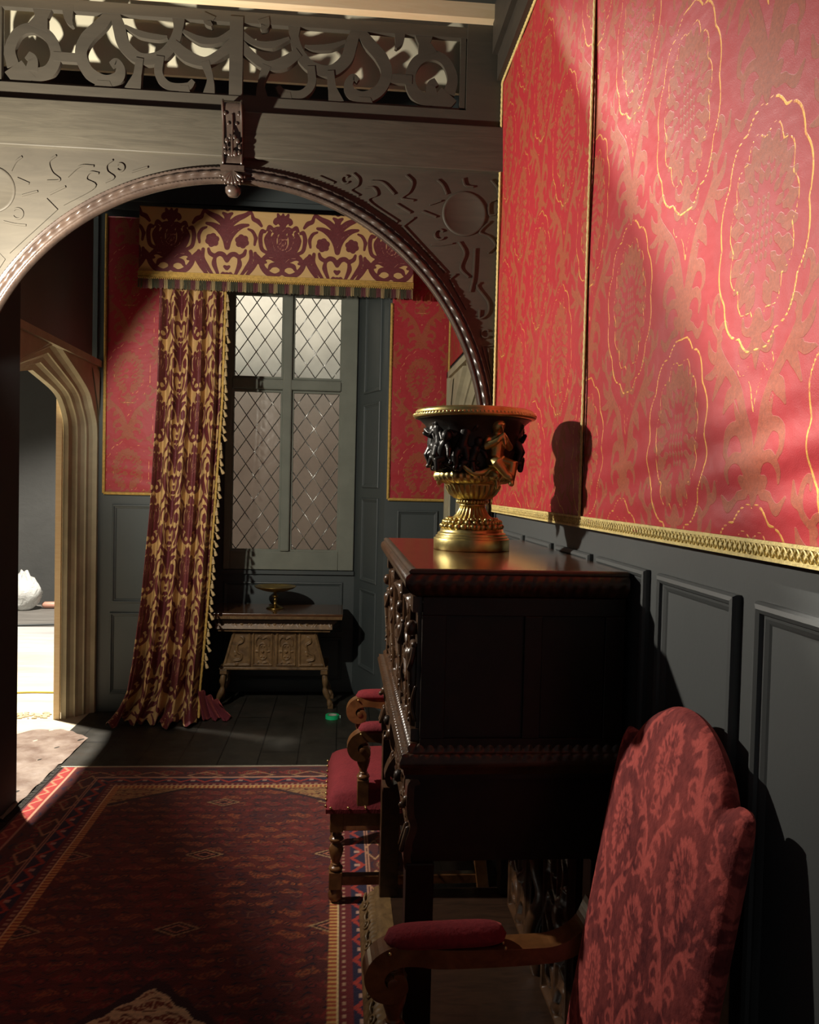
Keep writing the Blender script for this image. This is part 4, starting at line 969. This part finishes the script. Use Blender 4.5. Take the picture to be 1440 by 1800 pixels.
# waist moulding, projecting
run_edge([(.06, 1.085), (.054, 1.078), (.048, 1.074), (.044, 1.070), (.036, 1.068), (.028, 1.060), (.022, 1.050), (.018, 1.046), (.012, 1.046), (.006, 1.040), (.0, 1.030), (.002, 1.016), (.010, 1.008), (.012, .996), (.02, .985), (.04, .975)], .026, .008, (4, 5, 8), 1, OAK, 'waist_moulding', x0=-.005)
m = MB().box(.01, DP, .012, LN-.012, .985, 1.03).build('waist_board', OAKD, cab)
MB().box(.035, DP, .035, LN-.035, .77, .99).build('lower_case', OAKD, cab)
for k, yc in enumerate((.33, .88)):
    dr = relief('drawer_front', OAK, .50, .165, lambda X, Z: np.minimum(sample(T_C, Z*1.0, ((X+.13) % .26)-.13), np.abs(np.minimum(.25-np.abs(X), .0825-np.abs(Z))-.010)-.005), .014, cab, MFR(yc, .88, .035), d=.004)
    m = MB(); m.lathe([(.010, 0), (.016, .008), (.018, .018), (.012, .026), (.001, .028)], (0,0,0), 14, M=Matrix.Translation((0, -.002, 0)) @ Matrix.Rotation(PI/2, 4, 'X')); m.build('drawer_knob', OAKD, dr)
# lion corbels below the waist
for yc in (.055, .605, 1.155):
    m = MB(); big = yc == .605; k_ = 1. if big else .45
    P = bez([(.035, .975), (.022-.012*k_, .965), (.022-.018*k_, .93), (.022-.014*k_, .89), (.024, .86), (.022-.020*k_, .82), (.022-.030*k_, .785), (.022-.016*k_, .755), (.035, .76)], 5)
    m.ribbon([(a, b) for a, b in P], .009, -.028, .028)
    m.ball((.014-.012*k_, 0, .915), .018*(.6+.4*k_), 12, (1, 1, 1.1)); m.ball((.004-.018*k_, 0, .905), .009, 10)
    if big: m.box(-.022, .04, -.034, .034, .742, .756)
    for sy in (-1, 1): m.ball((.012, sy*.018, .93), .006, 8); m.tube([(.010, sy*.014, .85), (-.004, sy*.018, .80)], .007, 8)
    m.build('corbel', OAK, cab, loc=(.012, yc, .0))
# legs of the open stand, carved rear boards and plinth
for yc in (.055, LN-.055):
    MB().box(.018, .088, yc-.034, yc+.034, .125, .77).build('leg', OAKD if yc < .5 else OAK, cab, bevel=.003)
    m = MB().box(DP-.07, DP-.005, yc-.034, yc+.034, .125, .77); m.build('leg', OAKD, cab, bevel=.003)
for yc in (.62,):
    m = MB(); 
    m.tube(bez([(DP-.04, yc, .13), (DP-.06, yc+.03, .25), (DP-.03, yc, .38), (DP-.06, yc-.03, .52), (DP-.03, yc, .77)], 6), [.035, .03, .025, .03, .035]*5 + [.035]*0 if False else .028, 12)
    m.build('rear_post', OAK, cab)
for s_ in (-1, 1):
    M_ = Matrix.Translation((DP-.05, .605+s_*.25, .45)) @ Matrix.Rotation(-PI/2, 4, 'Z')
    relief('rear_panel', OAK, .30, .62, panel_field(.30, .62, .02, sx=.5, sz=.48), .020, cab, M_, d=.005)
MB().box(.05, .52, .02, LN-.02, .05, .124).build('plinth_board', wood('plinth_oak', lin(34, 24, 18), lin(62, 42, 30), .35, (3, 12, 3)), cab)
m = MB(); prof = [(-.055, zb), (-.055, .045), (-.045, .055), (-.04, .062), (-.012, .100), (.0, .104), (.004, .118), (.02, .126), (.06, .126)]
K = 180; vs = []
for i in range(K+1):
    y_ = -.01+(LN+.02)*i/K
    for j, (o, z) in enumerate(prof):
        amp = .006*math.sin(PI*i/4)**2 if j in (3, 4) else (.003*(i % 2) if j == 6 else 0); vs.append((o-amp, y_, z+amp*.5))
n = len(prof); m.add(vs, [(i*n+j, (i+1)*n+j, (i+1)*n+j+1, i*n+j+1) for i in range(K) for j in range(n-1)], True)
for e in (-.01, LN+.01): m.add([(o, e, z) for o, z in prof] + [(.06, e, zb)], [tuple(range(n+1)) if e > 0 else tuple(reversed(range(n+1)))])
for i in range(9):                                   # roundels on the sloping face
    y_ = .06+i*.135; m.tube([(-.034+.014*math.sin(a)*.65, y_+.018*math.cos(a), .084+.014*math.sin(a)*.8) for a in [2*PI*k/10 for k in range(10)]], .0045, 6, closed=True); m.ball((-.036, y_, .085), .007, 8)
    m.tube(bez([(-.03, y_+.03, .07), (-.038, y_+.05, .085), (-.03, y_+.075, .095), (-.036, y_+.085, .08)], 4), .005, 6)
m.build('plinth_moulding', OAKT, cab)

# ------------------------------------------------------------------ urn
ux, uy = .425, 2.63
urn = thing('urn', 'black bronze urn with gilt rim, putti and foot on the cupboard top', 'urn', (ux, uy, 1.5005))
vn = MB(); vn.lathe([(.1215, 0), (.1225, .002), (.1225, .0355), (.1215, .037), (.117, .0375), (.1165, .039), (.117, .043), (.116, .0445), (.111, .045), (.1105, .047), (.111, .051), (.109, .054), (.104, .056), (.1025, .059), (.101, .067)], (0,0,0), 64); vn.build('foot', BRASS, urn)
w_ = MB()
for k in range(30):
    a = 2*PI*k/30; r0 = .088
    for dz, dr, rr in ((.0, .006, .011), (.013, .0, .010), (.022, -.010, .008)):
        aa = a + .1*math.sin(k*7+dz*300); w_.ball(((r0+dr)*math.cos(aa), (r0+dr)*math.sin(aa), .076+dz), rr*(.85+.3*random.random()), 8, (1, 1, .8))
w_.lathe([(.085, .066), (.088, .08), (.074, .098)], (0,0,0), 32); w_.build('wreath', BRASS, urn)
st = MB(); st.lathe([(.074, .094), (.062, .102), (.050, .115), (.042, .130), (.038, .142)], (0,0,0), 120, fn=lambda r, z, a, j: r*(1+.05*math.cos(a*24)) if j > 0 else r); st.lathe([(.040, .140), (.046, .143), (.040, .147), (.040, .160), (.046, .163)], (0,0,0), 40)
for k in range(28): a = 2*PI*k/28; st.ball((.047*math.cos(a), .047*math.sin(a), .154), .0062, 8)
st.build('stem', BRASS, urn)
bw = MB(); bw.lathe([(.044, .161), (.060, .166), (.074, .178), (.083, .192), (.087, .205), (.090, .208), (.090, .213)], (0,0,0), 160, fn=lambda r, z, a, j: r*(1+(.045*math.cos(a*28+z*60) if 0 < j < 5 else 0)))
bw.build('bowl_base', BRASS, urn)
gd = MB(); gd.lathe([(.090, .212), (.108, .214), (.124, .222), (.131, .234), (.128, .246), (.118, .252)], (0,0,0), 240, fn=lambda r, z, a, j: r*(1-.055*abs(math.sin(a*18+z*25))*(1 if 0 < j < 5 else 0))); gd.build('gadrooned_band', BRASS, urn)
bo = MB(); bo.lathe([(.116, .250), (.121, .262), (.126, .285), (.131, .315), (.137, .345), (.146, .375), (.160, .400), (.178, .415), (.188, .420), (.186, .424), (.165, .418), (.14, .395), (.128, .36), (.12, .30), (.11, .26), (.02, .25), (.001, .25)], (0,0,0), 80); bo.build('body', BRONZE, urn)
ri = MB(); ri.lathe([(.186, .418), (.194, .420), (.1985, .426), (.196, .432), (.190, .437), (.191, .441), (.186, .446), (.178, .449), (.170, .447), (.172, .436), (.180, .424)], (0,0,0), 90)
for k in range(96): a = 2*PI*k/96; ri.ball((.1945*math.cos(a), .1945*math.sin(a), .4295), .0052, 6, (1, 1, 1))
ri.build('rim', BRASS, urn)
def putto(kind, mb=None):
    """small child figure, about .15 tall, facing -Y, origin at the seat / feet"""
    m = MB(); T = m.tube
    if kind == 'pipe':                               # seated, both hands to a pipe
        T([(0, 0, .012), (0, -.002, .035), (0, -.003, .058)], [.021, .018, .021], 12); m.ball((0, -.005, .094), .0185, 14, (.95, 1, 1.1)); T([(0, -.003, .06), (0, -.004, .08)], .009, 8)
        m.ball((0, .0, .103), .0175, 12, (1.05, 1.0, .8)); m.ball((0, -.004, .120), .005, 8)
        for k in range(7): a = PI*k/6; m.ball((.017*math.cos(a), -.006+.002*math.sin(a), .104+.010*math.sin(a)), .0052, 8)
        m.ball((0, -.024, .090), .0035, 8); m.ball((-.008, -.021, .096), .002, 6); m.ball((.008, -.021, .096), .002, 6)
        for s in (-1, 1):
            T([(s*.020, -.002, .060), (s*.030, -.010, .045), (s*.012, -.026, .058), (s*.004, -.030, .068)], [.010, .009, .007, .006], 10)
            for q in range(4): T([(s*.004, -.031, .066+q*.0025), (s*.001, -.036, .068+q*.0025)], .0016, 6)
        T([(0, -.027, .086), (0, -.034, .068), (.001, -.038, .050)], [.002, .0025, .004], 8)
        T([(-.012, -.008, .012), (-.016, -.036, .010), (.006, -.042, -.018), (.010, -.048, -.022)], [.014, .013, .009, .007], 10)
        T([(.012, -.008, .012), (.026, -.034, .006), (.020, -.034, -.028), (.016, -.044, -.036)], [.014, .013, .009, .007], 10)
    elif kind == 'stand':
        T([(0, 0, .06), (.003, 0, .082), (.006, 0, .102)], [.017, .015, .018], 12); m.ball((.010, -.003, .132), .0165, 12, (1, 1, 1.1)); T([(.006, 0, .105), (.009, 0, .122)], .008, 8)
        m.ball((.012, -.018, .129), .003, 6)
        T([(.022, 0, .104), (.036, -.006, .118), (.044, -.004, .142)], [.009, .008, .006], 10); T([(-.010, 0, .102), (-.026, -.008, .088), (-.036, -.016, .098)], [.009, .008, .006], 10)
        T([(-.008, 0, .058), (-.012, -.014, .032), (-.008, -.004, .004), (-.010, -.012, .002)], [.014, .011, .008, .006], 10); T([(.009, 0, .058), (.018, .002, .030), (.024, .006, .004), (.026, -.004, .002)], [.014, .011, .008, .006], 10)
    else:
        T([(0, 0, .03), (.006, -.004, .052), (.014, -.006, .070)], [.018, .016, .017], 12); m.ball((.024, -.012, .096), .0165, 12, (1, 1, 1.1)); T([(.014, -.006, .072), (.02, -.009, .088)], .008, 8)
        T([(.026, -.006, .070), (.044, -.014, .060), (.052, -.018, .042)], [.009, .008, .006], 10); T([(.0, -.006, .072), (-.018, -.012, .074), (-.032, -.016, .090)], [.009, .008, .006], 10)
        T([(-.004, 0, .028), (-.030, -.010, .022), (-.040, -.008, .0)], [.014, .012, .008], 10); T([(.008, 0, .028), (.004, -.020, .020), (.010, -.018, -.004)], [.014, .011, .008], 10)
    return m
def on_urn(kind, deg, r, z, mat, k=1., tilt=0):
    """deg: angle from the camera-facing side, positive to the right"""
    a = math.radians(-90+deg); M_ = Matrix.Translation((r*math.cos(a), r*math.sin(a), z)) @ Matrix.Rotation(a+PI/2, 4, 'Z') @ Matrix.Rotation(tilt, 4, 'Y') @ Matrix.Scale(k, 4)
    return putto(kind).build('putto_figure', mat, urn, remesh=.0022, M=M_)
on_urn('pipe', 20, .138, .264, BRASS, 1.38)
on_urn('pipe', 200, .138, .264, BRASS, 1.38)
for (kd, dg, r, z, k, tl) in (('stand', -80, .138, .262, 1.0, .1), ('lean', -66, .130, .285, 1.0, -.2), ('stand', -50, .140, .265, 1.0, -.25), ('lean', -58, .140, .262, .9, .2), ('stand', -28, .132, .258, .95, .1), ('lean', -12, .128, .255, .75, 0),
                             ('stand', 76, .138, .275, 1.0, .1), ('lean', 92, .136, .27, 1.0, -.2), ('stand', 108, .138, .265, 1.0, 0), ('stand', 150, .138, .265, 1.0, 0), ('stand', 250, .138, .265, 1.0, 0)):
    on_urn(kd, dg, r-.002, z, BRONZE, k*1.2, tl)
rk = MB()
for k in range(90):
    d_ = random.uniform(-88, -2); a = math.radians(-90+d_); h = .256+random.random()*.035*math.exp(-((d_+30)/30)**2)*1.3; rr = .127+.010*random.random(); rk.ball((rr*math.cos(a), rr*math.sin(a), h), .006+.005*random.random(), 7, (1, 1, .7))
rk.build('rocky_ground', BRONZE, urn)
gl = MB()
for s_ in (-1, 1):                                   # gilt swag and satyr mask under the piping putto
    P = []
    for k in range(9): q = k/8; a = math.radians(-90+20+s_*(8+34*q)); P.append(((.138)*math.cos(a), .138*math.sin(a), .262-.020*math.sin(PI*q)+.004*q))
    gl.tube(P, [.006+.004*math.sin(PI*k/8) for k in range(9)], 10)
a = math.radians(-70); c_ = (.140*math.cos(a), .140*math.sin(a)); gl.ball((c_[0], c_[1], .240), .022, 12, (1, 1, .9)); gl.ball((c_[0]*1.1, c_[1]*1.1, .232), .010, 10); gl.tube([(c_[0]*1.05, c_[1]*1.05, .226), (c_[0]*1.08, c_[1]*1.08, .200)], [.010, .005], 8)
for s_ in (-1, 1): gl.tube(bez([(c_[0], c_[1], .25), (c_[0]*1.08+s_*.02, c_[1]*1.05, .255), (c_[0]*1.1+s_*.035, c_[1]*1.02, .24)], 4), .006, 8)
gl.build('swag', BRASS, urn)

# ------------------------------------------------------------------ credence table and tazza
tb = thing('side_table', 'small carved oak credence table with panelled doors under the window', 'table', (-.475, 6.10, 0))
TL, TRr = -.512, .508
MB().box(TL, TRr, 0, .50, .712, .733).build('table_top', wood('table_top_oak', lin(48, 32, 22), lin(104, 70, 44), .2, (2, 9, 9), .6, .05, .4), tb, bevel=.004)
m = MB().box(TL+.004, TRr-.004, .004, .49, .690, .712)
for i in range(84): m.box(TL+.01+i*.012, TL+.017+i*.012, -.002, .006, .692, .708)
m.build('dentil_edge', OAKT, tb)
m = MB().hexa([(-.41, .06, .605), (.41, .06, .605), (.41, .46, .605), (-.41, .46, .605)], [(-.475, .015, .690), (.475, .015, .690), (.475, .48, .690), (-.475, .48, .690)]); m.build('frieze_box', OAKD, tb)
T_F = sdf_strokes([(bez([(.0, .0), (.03, .022), (.055, .0), (.04, -.012)], 6), [.006, .007, .005, .003]), ([(0, 0)], [.010]), (bez([(.06, -.015), (.085, .015), (.11, .0)], 6), [.003, .007, .003])], -.13, .13, -.05, .05, .0025)
relief('carved_frieze', OAKT, .86, .075, lambda X, Z: sample(T_F, ((X+.12) % .24)-.12, Z), .008, tb, Matrix.Translation((0, .036, .648)) @ Matrix.Rotation(math.radians(-28), 4, 'X'), d=.004)
MB().box(-.415, .415, .045, .46, .590, .606).build('lower_moulding', OAKT, tb, bevel=.003)
m = MB().hexa([(-.385, .10, .315), (.385, .10, .315), (.36, .42, .315), (-.36, .42, .315)], [(-.31, .10, .590), (.31, .10, .590), (.30, .42, .590), (-.30, .42, .590)]); m.build('carcass', OAKT, tb)
CD = [(arc(0, .012, .030, 0, 180, 10), [.004]), ([(.030, .012), (.030, -.05)], .004), (arc(0, -.05, .030, 180, 360, 10), [.004]), ([(0, -.02)], [.012]), (bez([(0, .075), (.03, .09), (.05, .06), (.045, .02)], 6), [.006, .007, .005, .003]), (bez([(.0, -.11), (.03, -.10), (.045, -.12)], 5), [.006, .006, .003]), ([(.012, .02)], [.006]), ([(.012, -.06)], [.006]), ([(.038, -.02), (.048, -.02)], .006)]
T_D = sdf_strokes(CD, -.08, .08, -.14, .14, .002)
for xc in (-.088, .088):
    relief('door', OAKT, .165, .268, panel_field(.165, .268, .014, T_D), .018, tb, Matrix.Translation((xc, .092, .452)), d=.0032, base=.010)
T_S = sdf_strokes([(bez([(-.02, -.09), (.02, -.08), (.025, -.045), (-.012, -.02), (-.018, .03), (.015, .05), (.02, .08), (0, .09)], 7), [.008, .010, .008, .008, .008, .008, .008, .004]), ([(0, -.115)], [.012]), (bez([(-.02, -.05), (-.03, -.02)], 4), [.006, .003])], -.07, .07, -.14, .14, .002, False)
for sx in (-1, 1):                                   # tapering side panels
    xs_ = np.linspace(0, 1, 34); zs_ = np.linspace(0, 1, 70); U, V = np.meshgrid(xs_, zs_); z = .318+.268*V; xi = .176; xo = .382-.074*V
    Xl = xi+(xo-xi)*U; f = sample(T_S, (Xl-(xi+xo)/2)*sx, z-.452); e = np.minimum(np.minimum(Xl-xi, xo-Xl), np.minimum(z-.318, .586-z)); f = np.minimum(f, np.abs(e-.012)-.006)
    hh = .016*np.sqrt(np.clip(-f/.008, 0, 1)); m = MB(); pts = [(float(sx*Xl[j,i]), float(.090-hh[j,i]), float(z[j,i])) for j in range(70) for i in range(34)]
    m.add(pts, [(j*34+i, j*34+i+1, (j+1)*34+i+1, (j+1)*34+i)[::sx] for j in range(69) for i in range(33)], True); m.build('side_panel', OAKT, tb)
MB().box(-.405, .405, .07, .44, .298, .316).build('shelf', OAKT, tb, bevel=.003)
for sx in (-1, 1):
    for yy in (.10, .40):
        m = MB(); m.box(sx*.375-.026, sx*.375+.026, yy-.026, yy+.026, .262, .298)
        P = bez([(sx*.375, yy, .262), (sx*.385, yy, .20), (sx*.385, yy, .14), (sx*.41, yy, .08), (sx*.425, yy, .03)], 5); K = len(P)
        m.tube(P, [(.014+.010*abs(math.sin(i/K*PI*2.6))) for i in range(K)], 14); m.box(sx*.428-.02, sx*.428+.02, yy-.02, yy+.02, 0, .038)
        m.build('leg', OAKT, tb, bevel=.003)
tz = thing('tazza', 'brass footed dish standing on the credence table', 'dish', (-.49, 6.36, .7335))
m = MB(); m.lathe([(.066, 0), (.068, .004), (.060, .010), (.040, .018), (.022, .028), (.014, .040), (.012, .062), (.018, .070), (.010, .076), (.013, .086), (.024, .094), (.022, .100), (.010, .108), (.012, .13)], (0,0,0), 40); m.build('foot', OLDBRASS, tz)
m = MB(); m.lathe([(.01, .125), (.05, .130), (.10, .142), (.140, .158), (.158, .170), (.160, .174), (.152, .172), (.120, .160), (.08, .150), (.03, .144), (.001, .143)], (0,0,0), 60); m.build('bowl', OLDBRASS, tz)
# green tape
m = MB(); m.lathe([(.034, 0), (.050, 0), (.050, .026), (.034, .026), (.034, 0)], (0,0,0), 40, smooth=False, cap=False)
tg = thing('tape_roll', 'bright green roll of tape lying on the dark floor', 'tape', (-.03, 5.93, .001))
m.build('tape', plain('green_tape', lin(30, 190, 120), .35, var=.05), tg); m = MB(); m.lathe([(.031, .0), (.0335, .0), (.0335, .026), (.031, .026), (.031, .0)], (0,0,0), 40, cap=False); m.build('tape_core', plain('card_core', lin(170, 160, 150), .8), tg)
m = MB(); m.box(.049, .060, -.004, .004, .002, .022); m.build('tape_end', plain('tape_end_white', lin(190, 220, 205), .5), tg)

# ------------------------------------------------------------------ outside the doorway
struct(MB().box(-7.0, -1.8, 11.3, 11.4, 0, 5.5).build('wall_stage', BLACKM), 'dark drape at the back of the stage')
struct(MB().box(-7.1, -7.0, 3, 11.4, 0, 5.5).build('wall_stage_side', BLACKM))
# crumpled paper in the doorway
t = NT('floor_paper'); t.setb(Base_Color=t.ramp(t.noise(5, 6, None, .6), [(.35, lin(104, 84, 72)), (.65, lin(150, 134, 122))]), Roughness=.45, Specular_IOR_Level=.4); t.bump(t.noise(9, 5, None, .6), .5, .02)
m = MB(); P4 = [(-2.10, 5.62), (-1.46, 5.46), (-1.46, 4.15), (-2.10, 4.15)]
def pap(a, b):
    x = -2.12+(.50+.16*max(0, b*1.45-4.93+4.15)/.67*0)*a; y = 4.15+(5.55+.35*math.sin(min(1, a*1.5)*PI*.5)-.42*a-4.15)*b; return (x, y, .006+.004*math.sin(x*21+y*9)*math.sin(y*17)+.003*math.sin(x*47-y*31))
m.grid(50, 90, lambda a, b: (lambda p: (min(p[0], -1.635) if p[1] < 4.97 else p[0], p[1], p[2]))(pap(a, b))); o = m.build('paper_sheet', t.m); tag(o, 'crumpled brown protective paper on the floor inside the left doorway', 'paper sheet')
t = NT('thin_polythene'); t.setb(Base_Color=lin(226, 226, 222), Roughness=.3, Transmission_Weight=.35, IOR=1.2); t.bump(t.noise(12, 5, None, .6, 1.), .7, .03); POLY = t.m
def bag(loc, r, sc, label, seed):
    R = random.Random(seed); m = MB(); m.ball((0, 0, 0), 1, 30, (1, 1, 1)); ph_ = [R.uniform(0, 6) for _ in range(6)]
    for i, (x, y, z) in enumerate(m.v):
        k = 1+.16*math.sin(5*x+ph_[0]+3*z)*math.sin(4*y+ph_[1])+.08*abs(math.sin(11*x+7*z+ph_[2]))+.06*math.sin(13*y-9*z+ph_[3]); tz_ = (1-.45*max(0, z)); m.v[i] = (x*k*r*sc[0]*tz_, y*k*r*sc[1]*tz_, max(0, (z+.92)*k*r*sc[2]))
    o = m.build('plastic_bag', POLY, loc=loc); return tag(o, label, 'bag', 'plastic bags at the stage drape')
bag((-4.05, 10.85, .002), .23, (.95, .8, 1.0), 'larger translucent plastic bag slumped at the foot of the stage drape', 2)
bag((-3.47, 10.8, .002), .12, (.8, .8, 1.2), 'smaller plastic bag half hidden by the pine door edge', 5)
m = MB(); m.tube([(-3.80, 10.95, .05), (-3.64, 10.97, .05)], .042, 16); tag(m.build('pipe', plain('pink_pipe', lin(190, 140, 120), .5)), 'pink pipe lying between the plastic bags', 'pipe')
def cable(pts, r, mat, label): tag(MB().tube(bez(pts, 8), r, 8).build('cable', mat), label, 'cable')
cable([(-5, 6.4, .008), (-3.2, 6.42, .008), (-2.5, 6.62, .008), (-2.06, 6.70, .008), (-1.98, 7.4, .008)], .007, plain('yellow_cable', lin(210, 180, 60), .5), 'yellow cable crossing the bright plywood floor')
cable([(-5.5, 9.1, .012), (-4.1, 9.5, .012), (-3.3, 9.7, .012), (-2.4, 9.8, .012)], .012, plain('black_cable', lin(40, 44, 44), .5), 'black cable across the grey stage floor')
m = MB(); R = random.Random(8)
for i in range(130): m.ball((-2.5+.45*R.random(), 5.93+.12*R.random()+.03*math.sin(i), .004), .004+.010*R.random(), 6, (1.6, 1, .8))
o = m.build('sawdust', plain('wood_crumbs', lin(206, 186, 150), .9)); tag(o, 'scattered sawdust and crumbs outside the left doorway', 'debris'); o['kind'] = 'stuff'
